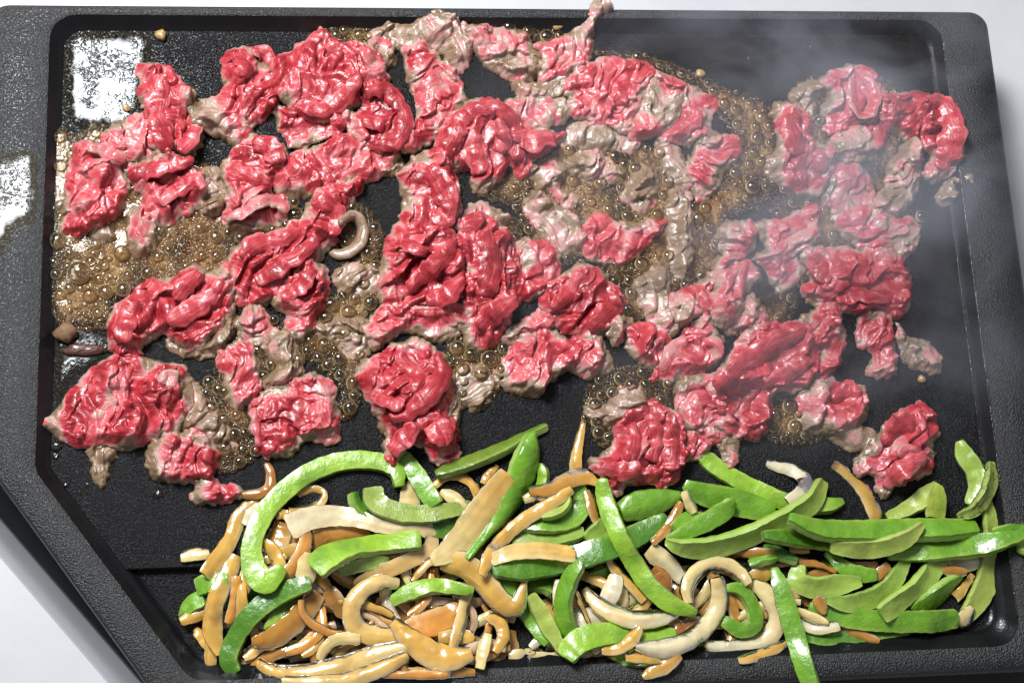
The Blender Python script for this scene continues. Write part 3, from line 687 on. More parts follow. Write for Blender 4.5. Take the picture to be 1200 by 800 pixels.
strands((330, 665, 580, 782), 12, 'aapboam', 7, 12, 'narrow')
onion('pale onion ring open to the right in the left heap', [(468,683,13),(444,682,18),(424,692,20),(412,712,21),(416,732,22),(434,743,22),(470,747,19)], 'pa', t=0.0035)
onion('small onion loop above the long bottom strips', [(375,773,11),(382,759,14),(398,749,15),(422,748,13)], 'p')
onion('long amber onion strip along the bottom of the left heap', [(301,776,11),(325,786,18),(360,787,20),(400,778,22),(440,765,22),(478,756,13)], 'ap', t=0.003)
onion('lowest long onion strip at the bottom of the left heap', [(330,797,11),(370,799,16),(410,796,18),(450,781,18),(478,767,11)], 'pa', t=0.003)
onion('orange onion patch in the middle of the left heap', [(476,736,20),(500,731,30),(525,722,32),(540,711,18)], 'o')
onion('thick amber onion band curving below the orange patch', [(461,727,13),(477,746,24),(500,763,30),(525,771,28),(553,765,16)], 'a', t=0.003)
onion('amber onion bit lying across the orange patch', [(513,746,13),(535,745,18),(555,745,13)], 'a')
onion('narrow translucent onion strip standing over the orange patch', [(549,690,15),(543,712,14),(538,735,14),(529,763,9)], 'pa')
onion('narrow onion strip with shiny lines right of the orange patch', [(561,783,13),(566,760,15),(571,741,11)], 'p')
onion('amber onion hook right of the orange patch', [(571,721,11),(586,730,14),(590,746,14),(579,763,11)], 'a')
pepper('green strip running down under the amber onion mass', [(580,675,17),(600,686,20),(612,706,20),(626,730,20),(643,753,13)], 'g')
pepper('pale yellow green strip beside the strip under the amber mass', [(621,697,11),(632,715,17),(644,738,18),(659,763,9)], 'y', 'flesh')
onion('amber onion mass in the centre with a pointed right tip', [(518,656,24),(545,663,30),(566,681,28),(586,704,26),(605,711,22),(612,694,14),(616,675,5)], 'a', t=0.003)
pepper('small shiny strip lying on top of the orange patch', [(459,705,11),(480,694,18),(505,687,17),(530,688,15),(555,692,7)], 'l')
pepper('broad glossy leaf shaped piece standing highest at centre', [(623,507,5),(621,525,25),(615,548,35),(605,573,32),(590,599,22),(570,626,12),(547,655,5)], 'g', t=0.005, bow=0.5)
onion('broad translucent yellow onion beside the leaf shaped pepper', [(595,555,24),(580,576,30),(564,598,32),(548,620,32),(529,643,28),(506,657,14)], 'ap', bow=0.5)
pepper('curled bean shaped strip at the middle of the heap', [(676,567,16),(681,585,20),(676,603,22),(658,612,22),(635,615,18),(611,616,11)], 'g')
pepper('pale inner lobe of the curled strip at the middle', [(650,576,12),(660,586,20),(652,597,20),(634,604,12)], 'y', 'flesh')
onion('small pale onion left of the curled middle pepper', [(613,585,11),(630,580,12),(647,586,9)], 'p')
onion('browned onion wedge right of the curled middle pepper', [(688,574,11),(694,592,14),(699,612,9)], 'b')
pepper('long thick strip lying level across the centre of the heap', [(577,666,18),(610,665,28),(650,659,28),(690,649,28),(725,637,28),(755,622,24),(780,605,10)], 'd', t=0.005)
onion('translucent onion strip lying along the long level pepper', [(575,657,13),(600,647,20),(635,645,21),(674,650,21)], 'pa', bow=0.2)
onion('thin amber strip slanting across the middle heap', [(670,573,11),(645,590,15),(615,608,16),(590,630,16),(574,652,16),(565,674,11)], 'a')
onion('upright onion strip with a burnt tip pointing at the beef', [(684,491,6),(679,512,12),(675,532,14),(675,556,16)], 'a', cend=0)
onion('brown onion band crossing the foot of the upright strip', [(620,575,11),(645,572,16),(668,561,20),(690,558,20),(706,567,13)], 'ba')
pepper('glossy broad piece right of the long diagonal pepper', [(727,600,22),(746,593,32),(770,587,28),(798,581,7)], 'g', bow=0.5, t=0.005)
onion('narrow brown onion at the right of the glossy broad piece', [(798,588,10),(790,606,12),(776,624,12),(764,636,9)], 'b')
onion('thin amber onion strip beside the long diagonal pepper', [(713,655,9),(722,668,12),(738,684,12),(756,703,13)], 'a')
onion('stubby cream onion lobe right of the long diagonal pepper', [(760,643,20),(775,655,24),(790,668,20),(801,682,11)], 'pw')
onion('burnt brown onion bit below the cream lobe', [(763,667,15),(776,678,20),(781,694,12)], 'k', char=0.45)
onion('burnt onion bit inside the white ring', [(784,730,17),(800,736,20),(815,728,13)], 'k', char=0.5)
onion('white onion block standing left of the U shaped onion', [(722,673,16),(718,690,22),(711,707,19)], 'w')
onion('white onion piece low under the U shaped onion', [(672,722,19),(692,723,24),(714,722,17)], 'w')
onion('small white onion sliver left of the tall pepper strip', [(653,679,9),(650,694,10),(650,708,6)], 'w')
pepper('tall strip hanging down left of the U shaped onion', [(680,658,13),(667,680,20),(660,705,21),(663,730,20),(676,750,14)], 'g')
onion('hair thin brown onion shred over the low white piece', [(675,692,4),(682,712,6),(693,734,4)], 'a')
pepper('blunt curved strip along the front with a bent left end', [(663,771,22),(672,757,28),(690,746,28),(720,742,24),(750,744,22),(792,744,16)], 'l')
onion('amber translucent onion over the blunt front pepper', [(705,761,12),(724,758,16),(740,748,16),(749,733,11)], 'a')
onion('U shaped cream onion under the long diagonal pepper', [(685,689,11),(696,702,18),(715,716,21),(745,725,22),(775,722,20),(797,713,11)], 'pw', t=0.0035)
onion('amber onion tip hanging over the front rim', [(753,793,7),(765,786,16),(780,778,18),(797,767,11)], 'ab')
pepper('long diagonal strip lying on top of the middle heap', [(706,561,13),(708,580,19),(716,605,20),(728,632,20),(742,658,21),(760,684,21),(785,706,20),(815,717,5)], 'l', t=0.005)
# right of centre
pepper('small green strip with a bright glint behind the crescent', [(789,619,11),(805,609,18),(826,604,9)], 'g')
pepper('strip running down from the small beef flap at centre right', [(815,525,10),(830,540,20),(850,555,21),(875,569,22),(900,580,22),(924,589,19)], 'l')
pepper('broad pointed strip beneath the hooked white onion', [(802,567,9),(820,577,24),(845,584,30),(875,592,30),(907,599,20)], 'g')
onion('small translucent onion bit on the point of the broad strip', [(803,575,13),(808,588,16),(814,601,10)], 'p')
pepper('small green tip poking out right of the crescent', [(950,595,16),(970,592,18),(988,588,7)], 'l')
pepper('slim pointed strip inside the long crescent', [(782,634,7),(805,622,18),(830,610,22),(850,597,20),(859,586,8)], 'g')
pepper('long crescent strip with a brown crease', [(780,634,7),(800,641,18),(830,641,24),(865,632,26),(900,617,26),(930,602,26),(952,586,24),(963,563,12)], 'l', 'flesh', char=0.06, t=0.005)
onion('hooked cream onion lying on the black griddle', [(898,542,11),(913,547,13),(930,551,16),(943,561,18),(942,575,18),(923,588,15)], 'w', roll=(0, 8, 0))
onion('amber onion strip with browned upper tip on bare griddle', [(976,543,12),(990,552,14),(1006,567,16),(1018,584,18),(1028,608,18)], 'a', cend=0)
pepper('dark shiny strip below the longest right hand strip', [(894,627,10),(930,630,20),(965,634,20),(993,640,18)], 'd')
pepper('lower of the two longest strips, tapering to the right wall', [(1040,650,9),(1075,645,24),(1110,642,27),(1150,638,26),(1182,631,17),(1201,626,4)], 'g', t=0.005)
pepper('longest strip lying level across the right heap', [(924,607,9),(960,620,24),(1000,622,25),(1050,621,27),(1100,620,27),(1144,618,22)], 'g', t=0.005)
pepper('yellowish crescent strip lying over the longest right strip', [(973,640,13),(1005,643,20),(1035,640,22),(1062,630,19),(1081,613,5)], 'y', 'flesh')
onion('right onion ring of the two large cream rings', [(875,681,11),(895,692,20),(908,710,22),(910,730,22),(898,748,23),(875,758,22),(845,760,20),(826,754,10)], 'pw', t=0.0035)
onion('amber onion strip at the foot of the right onion ring', [(865,773,9),(885,769,14),(905,761,14),(922,752,9)], 'a', cedge=0.3)
pepper('green ring shaped strip inside the right onion ring', [(845,690,7),(866,690,13),(880,706,15),(885,730,17),(868,738,17),(847,727,13)], 'g')
onion('onion arc with a burnt dark red inner edge', [(808,707,11),(806,690,18),(814,672,20),(832,661,20),(852,663,20),(868,674,18),(877,685,13)], 'p', cedge=0.9, t=0.004)
onion('left onion ring of the two large cream rings', [(840,676,18),(843,695,20),(838,716,21),(824,736,22),(803,752,22),(775,760,22),(745,757,9)], 'pw', t=0.004)
pepper('long strip hanging over the front rim at lower right', [(907,665,8),(914,685,18),(922,712,22),(932,745,23),(941,775,22),(953,810,18)], 'g')
# loose bits on the bare griddle
onion('small blunt onion piece alone on the griddle at left', [(212,652,13),(228,649,15),(245,648,12)], 'p', cedge=0.25)
onion('burnt orange onion curl just below the left beef', [(312,543,9),(317,556,11),(315,570,12),(302,578,11),(284,579,9)], 'k', char=0.25)

# ------------------------------------------------------------------ beef, bottom pieces first
settle()
G = dict
# cooked grey pieces that lie low in the juice
beef('grey cooked scrap under the left red slice', [(105,265),(125,255),(134,280),(112,284)], 0.8, 20, 12, 4, 2)
beef('grey cooked strip right of the lower left red curl', [(240,198),(258,205),(263,240),(245,252),(234,236)], 0.85, 80, 12, 5, 3)
beef('pinkish grey flap between the two leftmost red slices', [(116,162),(140,142),(175,133),(182,165),(188,188),(150,192),(126,180)], 0.42, 10, 20, 4, 3)
beef('grey brown mush below the small grey ring', [(390,325),(415,308),(450,320),(442,342),(410,345)], 0.85, 20, 13, 5, 3)
beef('pale grey cooked strip in the juice left of the hollow fold', [(362,382),(400,370),(432,378),(422,397),(380,395)], 0.85, 85, 12, 5, 2)
beef('small grey cooked piece in the bubbles above the rosette', [(395,400),(427,393),(432,414),(410,418)], 0.85, 30, 11, 4, 2)
beef('thin grey film of beef between rosette and pink bunch', [(528,462),(542,428),(590,438),(562,477),(545,474)], 0.82, 60, 16, 2, 1, thick=3)
beef('grey brown underside showing below the left middle slice', [(195,400),(230,402),(270,366),(274,388),(257,412),(215,417)], 0.85, 40, 14, 4, 3)
beef('grey brown slice at the right of the brown edged slice', [(213,430),(235,455),(242,470),(262,492),(274,524),(247,519),(220,504),(210,490),(220,465)], 0.72, 35, 15, 5, 4)
beef('grey strip of beef in the brown foam under the orange piece', [(657,160),(690,140),(742,158),(744,175),(700,175),(663,172)], 0.72, 10, 15, 4, 3)
beef('pale grey film of beef in the central bubbles', [(665,188),(692,175),(727,195),(732,209),(697,213),(668,199)], 0.72, 60, 18, 3, 2, thick=4)
beef('small pink and grey scrap left of the central bubbles', [(623,192),(664,197),(656,220),(682,235),(665,244),(648,227),(625,216)], 0.5, 40, 14, 4, 3)
beef('grey pink strip slanting toward the pink triangle', [(615,242),(627,225),(662,245),(682,260),(688,287),(665,298),(647,287),(628,268)], 0.58, -30, 13, 5, 4)
beef('round grey pink scrap in the brown foam', [(728,228),(752,193),(767,205),(772,228),(757,250),(738,237)], 0.62, 50, 13, 5, 4)
beef('grey brown strip running down left of the pink striped strip', [(768,170),(788,168),(812,205),(814,224),(805,234),(785,209)], 0.68, 20, 12, 5, 3)
beef('narrow grey strip lying in the foam column', [(783,228),(806,234),(814,275),(803,327),(788,312)], 0.85, 10, 12, 4, 3)
beef('grey mass of cooked beef left of the pink cluster', [(743,330),(777,315),(789,352),(795,384),(777,393),(757,370)], 0.72, 5, 13, 6, 4)
beef('pale pink thin film right of the foam gap', [(843,377),(875,343),(898,365),(900,380),(860,388)], 0.5, 60, 15, 3, 2, thick=4)
beef('hazy pink slice between the upper and lower right clusters', [(970,200),(1000,188),(1022,215),(1038,257),(1000,260),(965,235)], 0.42, 15, 16, 5, 4)
beef('pale ragged grey flap at the far right of the beef', [(1100,230),(1122,202),(1138,212),(1128,226),(1107,237)], 0.85, 60, 12, 3, 2)
beef('grey cooked sausage like piece left of the lowest red bunch', [(686,477),(710,474),(730,453),(754,458),(754,477),(730,494),(702,493)], 0.74, 60, 16, 5, 6, edge=4)
beef('grey brown drip hanging from the brown edged slice', [(103,518),(126,518),(136,532),(126,546),(122,568),(112,561),(107,540)], 0.8, 0, 12, 4, 4)
beef('grey arch at the left of the rolled top right slice', [(928,108),(955,93),(974,102),(957,118),(954,142),(941,133)], 0.82, 50, 12, 5, 3)
beef('grey strap joining the lower right slices', [(967,506),(997,495),(1028,512),(1029,530),(994,524)], 0.72, 30, 13, 4, 3)
beef('grey pink shred right of the draped middle slice', [(440,203),(460,186),(474,194),(466,204)], 0.6, 30, 10, 3, 2)
# top row
beef('grey brown cooked slice at the top with a pink patch', [(440,32),(480,24),(507,17),(532,19),(560,36),(572,50),(556,58),(537,84),(522,74),(520,57),(495,55),(472,58),(457,51),(436,46)], 0.68, -20, 18, 7, 5, dirc=(60, -0.25))
beef('brown edged slice with a red centre at the top', [(553,30),(612,36),(622,50),(641,72),(619,94),(590,87),(558,60)], 0.38, 70, 28, 4, 5, edge=14, thick=7)
beef('bone shaped slice reaching over the back rim', [(702,1),(716,11),(698,28),(693,57),(687,77),(665,90),(636,94),(636,62),(630,53),(660,42),(687,20)], 0.42, 25, 14, 7, 5, dirc=(-70, 0.5))
beef('grey gristly strip below the bone shaped slice', [(603,97),(635,100),(667,82),(664,112),(637,117),(608,112)], 0.62, 60, 14, 5, 4)
beef('pink and grey ragged slice above the centre curl', [(596,118),(640,112),(672,125),(665,140),(645,148),(620,150),(600,135)], 0.52, -20, 14, 4, 3)
beef('wide hazy pink slice at the top right of centre', [(665,92),(700,69),(740,66),(774,84),(762,104),(752,130),(742,155),(717,147),(687,139),(670,128)], 0.16, 40, 30, 7, 7, thick=7)
beef('red slice with a grey lower edge at the end of the top group', [(798,98),(840,117),(832,137),(827,162),(790,167),(773,158),(793,132)], 0.08, 45, 20, 6, 6, dirc=(80, 0.5))
beef('flat orange brown diamond on the hazy pink slice', [(765,90),(774,84),(802,97),(799,120),(786,147),(745,162),(739,153),(752,127)], 0.33, 80, 40, 2, 5, edge=11, thick=7, fray=0.8)
beef('pink striped strip hanging down beside the brown foam', [(828,158),(867,161),(862,186),(847,201),(839,226),(820,234),(811,218),(808,190)], 0.22, 90, 13, 4, 5, edge=10)
beef('small pinkish nub at the right of the big red dome', [(430,50),(452,48),(464,62),(456,75),(440,70)], 0.38, 0, 14, 3, 5)
# left group
beef('red upright slice at upper left beside the oil glare', [(165,72),(198,78),(215,97),(228,110),(226,128),(217,138),(238,150),(233,168),(215,180),(190,182),(176,165),(174,140),(164,115),(163,90)], 0.02, 10, 20, 10, 9, dirc=(-10, 0.45),
     folds=[G(p=[(186,86,22),(184,110,24),(186,135,22),(192,160,24),(200,176,14)], cook=0.0), G(p=[(222,132,8),(229,148,18),(222,164,20),(210,178,12)], cook=0.12)])
beef('red puckered slice at the far left edge', [(90,165),(112,166),(148,187),(151,210),(143,240),(121,260),(86,273),(69,260),(76,225),(78,195)], 0.02, 35, 24, 11, 10, folds=[G(p=[(104,172,10),(124,178,18),(146,190,12)], cook=0.45)])
beef('red and pink curled slice below the upright one', [(150,202),(180,183),(210,186),(238,205),(242,226),(226,245),(195,260),(181,287),(165,301),(149,285),(153,247),(168,232)], 0.10, -40, 20, 10, 8, dirc=(130, 0.3),
     folds=[G(p=[(150,206,8),(172,200,20),(198,194,18),(226,186,8)], cook=0.05), G(p=[(186,238,12),(206,222,20),(228,212,18),(238,222,8)], cook=0.12)])
beef('grey edged red lobe at the left of the top red group', [(224,130),(262,102),(259,75),(272,56),(291,56),(309,72),(329,92),(327,116),(302,141),(270,157),(241,153)], 0.03, 40, 26, 8, 9, dirc=(165, 0.6), folds=[G(p=[(274,64,14),(286,76,16),(282,90,12)], cook=0.1), G(p=[(296,60,14),(310,64,18),(322,76,10)], cook=0.15)])
beef('tiny red scrap below the grey edged lobe', [(270,160),(288,146),(292,163),(275,169)], 0.1, 0, 12, 3, 3)
beef('dark red slice draped across below the big dome', [(320,195),(345,177),(372,168),(400,153),(432,165),(470,176),(442,206),(410,213),(380,221),(340,231),(320,217)], 0.08, -25, 24, 9, 8, dirc=(-10, 0.15))
beef('red fold tucked under the big dome', [(325,130),(345,123),(380,135),(408,132),(402,154),(375,163),(350,173),(328,149)], 0.05, 80, 22, 8, 7)
beef('big smooth red dome at the top of the left half', [(320,70),(350,51),(377,30),(397,47),(429,49),(454,82),(447,102),(416,122),(396,140),(370,140),(343,127),(323,103)], 0.0, -50, 38, 10, 15, edge=5, thick=8,
     folds=[G(p=[(352,124,12),(374,128,20),(398,118,22),(414,100,16),(420,84,8)], cook=0.02)])
beef('bright red looped slice at the right of the big dome', [(428,100),(460,101),(479,127),(477,162),(453,178),(420,163),(403,138),(425,125)], -0.06, 30, 24, 8, 8, edge=4,
     folds=[G(p=[(428,108,12),(450,106,18),(468,122,18),(474,146,18),(462,168,16),(440,168,12)], cook=-0.05, t=0.004), G(p=[(424,140,14),(440,142,22),(452,148,16)], cook=-0.05, t=0.004)])
beef('long red slice slanting down beside the black gap', [(474,57),(492,46),(521,72),(537,90),(547,117),(531,136),(513,159),(478,178),(471,173),(491,135),(479,90)], 0.08, 70, 24, 7, 7, edge=8, dirc=(0, 0.15))
beef('red slice with a tan curled lip below the tiny scrap', [(261,192),(290,161),(322,161),(336,182),(321,206),(316,223),(337,236),(337,254),(315,269),(280,272),(264,262),(266,225)], 0.08, 55, 19, 10, 8, dirc=(140, 0.35),
     folds=[G(p=[(266,256,10),(286,246,18),(306,234,18),(330,238,14),(334,252,8)], cook=0.5, roll=30), G(p=[(296,168,16),(316,172,24),(324,192,18)], cook=0.02), G(p=[(272,196,10),(294,208,18),(316,216,10)], cook=0.2)])
beef('long crumpled red slice in the left middle', [(356,250),(375,220),(402,213),(424,210),(412,236),(394,261),(392,281),(374,302),(372,316),(345,335),(324,350),(274,352),(268,300),(286,281),(315,273),(340,259)], 0.02, 35, 18, 11, 9,
     folds=[G(p=[(282,300,10),(300,286,20),(330,280,18),(352,268,10)], cook=0.1), G(p=[(300,330,16),(330,310,22),(356,294,18),(372,276,10)], cook=0.02), G(p=[(366,240,14),(382,238,22),(396,252,18),(388,276,12)], cook=0.02)])
beef('red slice tapering down from the crumpled left slice', [(326,345),(336,333),(360,310),(381,313),(384,335),(381,353),(366,381),(353,399),(337,394),(334,367),(320,353)], 0.05, 60, 19, 8, 8, dirc=(110, 0.35), folds=[G(p=[(330,350,12),(348,338,22),(366,318,14)], cook=0.0)])
beef('pinkish grey oval piece below the left middle slice', [(276,380),(290,360),(306,361),(319,385),(316,414),(295,407)], 0.42, 80, 14, 3, 6, edge=7)
beef('pink and grey strip right of the oval piece', [(320,387),(338,389),(347,405),(354,437),(330,454),(305,449),(320,430),(318,405)], 0.48, 20, 14, 6, 4)
beef('grooved red slice in the left middle with pink left end', [(126,386),(129,365),(150,344),(175,326),(200,324),(230,308),(248,316),(268,309),(274,352),(262,378),(230,407),(210,402),(190,387),(168,402),(161,417),(134,418)], -0.02, 55, 22, 11, 10, edge=8, dirc=(30, 0.25),
     folds=[G(p=[(140,402,14),(146,376,24),(160,352,18)], cook=-0.05, t=0.004), G(p=[(196,378,12),(218,366,22),(244,350,20),(262,330,12)], cook=0.08), G(p=[(206,350,14),(218,334,20),(236,320,12)], cook=-0.04)])
beef('big brown edged slice with a centre crease at lower left', [(51,493),(71,472),(89,447),(122,420),(160,418),(195,424),(217,431),(224,472),(212,493),(201,512),(175,514),(145,524),(122,519),(97,522),(72,514),(56,499)], 0.10, -8, 38, 12, 8, edge=15, fray=2.0, folds=[G(p=[(186,448,10),(198,440,15),(203,452,12)], cook=0.5)])
beef('small striped red curl below the brown edged slice', [(173,522),(200,508),(226,505),(252,522),(252,549),(236,562),(202,562),(176,554)], 0.15, 30, 17, 8, 8, dirc=(170, 0.5))
beef('smallest red scrap at the bottom left of the beef', [(224,582),(238,560),(257,567),(281,572),(276,584),(245,589)], 0.22, 20, 18, 2, 4, edge=9)
beef('narrow red fold with grey border right of the brown edged slice', [(254,425),(267,406),(288,401),(304,425),(304,444),(302,464),(278,477),(264,462),(264,437)], 0.12, 10, 15, 8, 7, edge=10)
beef('square pink red slice at the bottom left of centre', [(294,478),(312,459),(340,449),(365,435),(389,448),(395,470),(393,517),(362,512),(342,529),(310,533),(300,517)], 0.08, 75, 30, 6, 8, dirc=(20, 0.35), edge=8, folds=[G(p=[(296,478,8),(300,500,10),(304,522,8)], cook=0.45)])
# centre
beef('grey brown curled top edge of the centre red column', [(538,258),(560,238),(598,257),(584,268),(560,264)], 0.75, -30, 14, 5, 4)
beef('red slice with a brown rim right of the centre column', [(598,282),(645,284),(657,320),(647,340),(612,348),(601,310)], 0.12, 40, 18, 7, 7, edge=11)
beef('glistening red horseshoe curl at top centre', [(510,178),(513,155),(529,135),(555,116),(580,114),(607,134),(624,149),(657,154),(657,163),(624,185),(619,202),(607,204),(598,188),(585,212),(562,222),(553,213),(554,196),(535,197)], 0.02, 20, 20, 9, 8,
     folds=[G(p=[(520,186,14),(530,160,22),(542,138,22),(562,126,20),(584,126,20),(600,142,20),(606,166,18),(606,190,12)], cook=0.0, t=0.0045), G(p=[(556,150,10),(558,176,22),(562,204,18)], cook=0.05), G(p=[(584,140,8),(590,160,18),(584,180,14)], cook=0.15, t=0.004), G(p=[(600,160,14),(622,164,28),(648,160,20)], cook=0.08)])
beef('bright red upper part of the centre left column', [(490,180),(515,177),(532,200),(537,225),(537,251),(524,274),(490,278),(470,264),(474,235),(468,205)], 0.0, 15, 24, 9, 9, dirc=(175, 0.25), folds=[G(p=[(500,196,16),(518,220,26),(526,246,24),(510,264,16)], cook=-0.05)])
beef('bright red tangled lower part of the centre left column', [(464,262),(495,266),(532,273),(548,300),(548,342),(527,368),(490,375),(459,368),(443,340),(448,305),(456,280)], -0.06, 60, 17, 12, 10, edge=6, dirc=(175, 0.3),
     folds=[G(p=[(468,280,12),(486,290,18),(502,296,10)], cook=0.1), G(p=[(480,340,14),(500,318,22),(524,298,20),(534,282,10)], cook=-0.05, t=0.004), G(p=[(500,354,12),(524,344,24),(542,326,14)], cook=-0.02)])
beef('pink slice with a dark hollow and grey lower lip', [(428,381),(450,360),(490,366),(542,360),(546,380),(516,400),(495,392),(470,387),(456,397),(440,408),(430,396)], 0.18, 70, 18, 6, 6, dirc=(90, 0.45))
beef('bright red upright centre column', [(538,263),(560,246),(582,262),(599,270),(605,300),(612,330),(603,362),(587,397),(570,405),(546,397),(545,360),(550,320),(541,290)], -0.06, 15, 19, 12, 10, edge=6, dirc=(95, 0.3),
     folds=[G(p=[(572,270,12),(574,294,26),(576,322,26),(566,348,18)], cook=-0.08, t=0.004), G(p=[(560,384,14),(580,366,24),(604,348,14)], cook=-0.02)])
beef('brownish red finger shaped fold below the red slice', [(588,396),(622,370),(643,360),(654,383),(630,389),(605,402)], 0.32, 70, 16, 5, 7)
beef('ridged red slice right of the finger shaped fold', [(638,346),(680,308),(706,318),(732,350),(727,374),(706,393),(685,395),(653,380),(638,366)], 0.0, 38, 17, 12, 9, edge=6, folds=[G(p=[(648,362,10),(668,340,20),(682,318,14)], cook=0.05), G(p=[(690,386,14),(712,366,24),(722,346,12)], cook=-0.02)])
beef('hazy pink bunch hanging down below the ridged slice', [(595,412),(630,386),(670,396),(702,398),(717,430),(690,440),(667,432),(642,447),(631,462),(607,457),(590,448)], 0.12, 25, 18, 9, 8, dirc=(80, 0.5))
beef('small brownish nub right of the ridged slice', [(715,381),(735,371),(742,382),(720,403)], 0.4, 50, 16, 3, 5)
beef('pink triangle with a pale border in the central bubbles', [(685,265),(702,250),(735,261),(777,258),(772,273),(746,299),(725,309),(685,299),(688,280)], 0.08, 40, 28, 6, 7, edge=9)
beef('red curl with a hollow at the left of the pink cluster', [(736,390),(755,378),(782,389),(787,408),(771,430),(746,420)], 0.10, 40, 16, 7, 7)
beef('pale pink veiled slice above the tan edged slice', [(783,352),(817,330),(850,315),(869,340),(854,379),(830,373),(797,379)], 0.26, 25, 19, 7, 6)
beef('red slice with a straight tan edge in the pink cluster', [(768,438),(802,390),(827,370),(847,395),(842,422),(805,443),(779,445)], 0.05, 45, 20, 9, 8, folds=[G(p=[(774,436,10),(788,414,18),(804,396,14)], cook=0.5)])
# right
beef('pink slice linking the foam to the big diagonal slice', [(840,302),(870,299),(894,320),(874,342),(867,362),(847,383),(833,360),(838,332)], 0.2, 15, 17, 8, 6)
beef('pink striped lobe right of the brown foam', [(840,276),(855,258),(886,260),(887,278),(873,299),(851,299)], 0.18, 85, 12, 5, 6, edge=8)
beef('small dark red fold under the pink slice with a white edge', [(890,302),(930,300),(944,315),(931,334),(912,340),(900,316)], 0.08, 50, 15, 6, 6)
beef('pink slice with a white edge below the upper right group', [(888,262),(920,256),(957,238),(962,265),(957,286),(933,299),(912,307),(883,304),(898,290)], 0.14, 60, 22, 7, 7, dirc=(190, 0.35))
beef('red U folded slice at the left of the upper right group', [(908,125),(927,120),(947,135),(954,165),(972,170),(977,190),(967,222),(945,225),(908,209),(898,188),(913,172)], 0.08, 10, 19, 9, 8, edge=11, folds=[G(p=[(924,136,14),(930,160,24),(936,182,18)], cook=0.03), G(p=[(952,180,12),(962,184,18),(958,200,14)], cook=0.12)])
beef('pink slice under the rolled one at upper right', [(975,160),(1000,143),(1037,138),(1042,160),(1024,182),(1000,188),(978,184)], 0.22, 60, 18, 6, 6, dirc=(120, 0.35))
beef('rolled pink slice with a tan rimmed loop at upper right', [(965,92),(1002,75),(1027,86),(1039,112),(1034,139),(1005,143),(973,154),(965,130),(973,112)], 0.15, 30, 22, 7, 9, folds=[G(p=[(1000,92,12),(1000,116,16),(1008,134,16),(1020,132,16),(1024,112,16),(1014,92,14),(1003,84,10)], cook=0.22, edge=0.4, roll=35, t=0.003)])
beef('small crinkled red piece between the loop and the hook', [(1033,117),(1065,105),(1084,117),(1079,162),(1060,157),(1035,144)], -0.04, 70, 12, 7, 7, edge=5)
beef('grey brown striped strip below the crinkled red piece', [(1043,195),(1067,165),(1082,170),(1074,224),(1052,252),(1018,244),(1038,220)], 0.64, 70, 13, 5, 5, edge=6)
beef('thick red hook at the far upper right with grey lower end', [(1068,109),(1100,110),(1124,131),(1129,160),(1124,194),(1100,209),(1085,201),(1095,180),(1083,167),(1078,147)], 0.04, 100, 24, 8, 11, dirc=(90, 0.55), edge=6, folds=[G(p=[(1084,118,12),(1104,122,24),(1116,146,28),(1114,174,26),(1102,198,18)], cook=0.1)])
beef('hazy pink slice folded double right of the centre gap', [(978,252),(1020,245),(1045,256),(1070,253),(1079,270),(1069,294),(1040,304),(1015,297),(993,276)], 0.26, 80, 16, 7, 6, dirc=(90, 0.3))
beef('wide flat pink slice at the right edge of the beef', [(943,292),(1005,290),(1055,300),(1069,337),(1059,367),(1035,370),(995,363),(970,364),(940,341),(953,325)], 0.08, 75, 30, 6, 9, edge=7, folds=[G(p=[(980,352,10),(1008,346,20),(1040,348,18),(1058,354,10)], cook=0.05), G(p=[(950,300,14),(962,312,22),(956,330,14)], cook=0.05)])
beef('dangling pink knot below the wide flat slice', [(1008,403),(1011,370),(1041,372),(1049,400),(1049,436),(1020,437),(1026,415)], 0.2, 40, 15, 8, 7, dirc=(90, 0.35))
beef('brown cooked nub beside the dangling knot', [(1051,382),(1063,395),(1091,404),(1103,425),(1092,436),(1059,421)], 0.66, 30, 18, 4, 7)
beef('glossy red strip running down from the wide flat slice', [(942,369),(979,360),(990,390),(985,425),(972,440),(966,470),(950,480),(945,450),(958,412),(948,400)], 0.04, 75, 14, 8, 7)
beef('pink slice with a ragged grey hem at lower right', [(936,462),(963,442),(985,448),(1012,452),(1015,488),(985,505),(969,508),(942,499)], 0.12, 30, 20, 6, 6, dirc=(80, 0.4), folds=[G(p=[(976,468,12),(992,458,20),(1008,456,14)], cook=0.0)])
beef('pink lobe with a pale left edge at the bottom right', [(798,447),(830,440),(837,465),(874,500),(867,514),(840,519),(820,512),(800,504),(793,475)], 0.10, 50, 24, 7, 8, dirc=(190, 0.55))
beef('tiny pink drip at the bottom of the pink lobe', [(844,518),(863,515),(866,538),(855,545)], 0.4, 0, 14, 2, 4)
beef('red crumpled slice left of the clear bubbles', [(828,442),(860,430),(902,430),(907,465),(897,504),(880,513),(868,494),(838,469)], 0.0, 40, 20, 10, 9)
beef('largest bright red diagonal slice at right', [(860,410),(885,382),(940,376),(959,406),(956,436),(936,456),(907,456),(880,452),(852,462),(840,448)], -0.05, 60, 22, 11, 10, edge=5, folds=[G(p=[(838,456,12),(862,436,22),(890,414,24),(920,396,22),(944,386,12)], cook=-0.06, t=0.0045), G(p=[(896,448,10),(924,436,20),(950,418,14)], cook=0.05)])
beef('loose pink bunch at the right of the lowest row', [(1027,512),(1072,473),(1093,480),(1104,506),(1096,514),(1093,552),(1060,564),(1035,581),(1027,557),(1002,552),(1014,531)], 0.14, 40, 20, 9, 9, dirc=(170, 0.3), folds=[G(p=[(1036,520,12),(1058,498,26),(1084,490,20)], cook=0.08), G(p=[(1052,532,8),(1066,526,12),(1074,538,12),(1060,546,8)], cook=0.42, t=0.003), G(p=[(1036,568,12),(1056,550,22),(1086,534,14)], cook=0.2)])
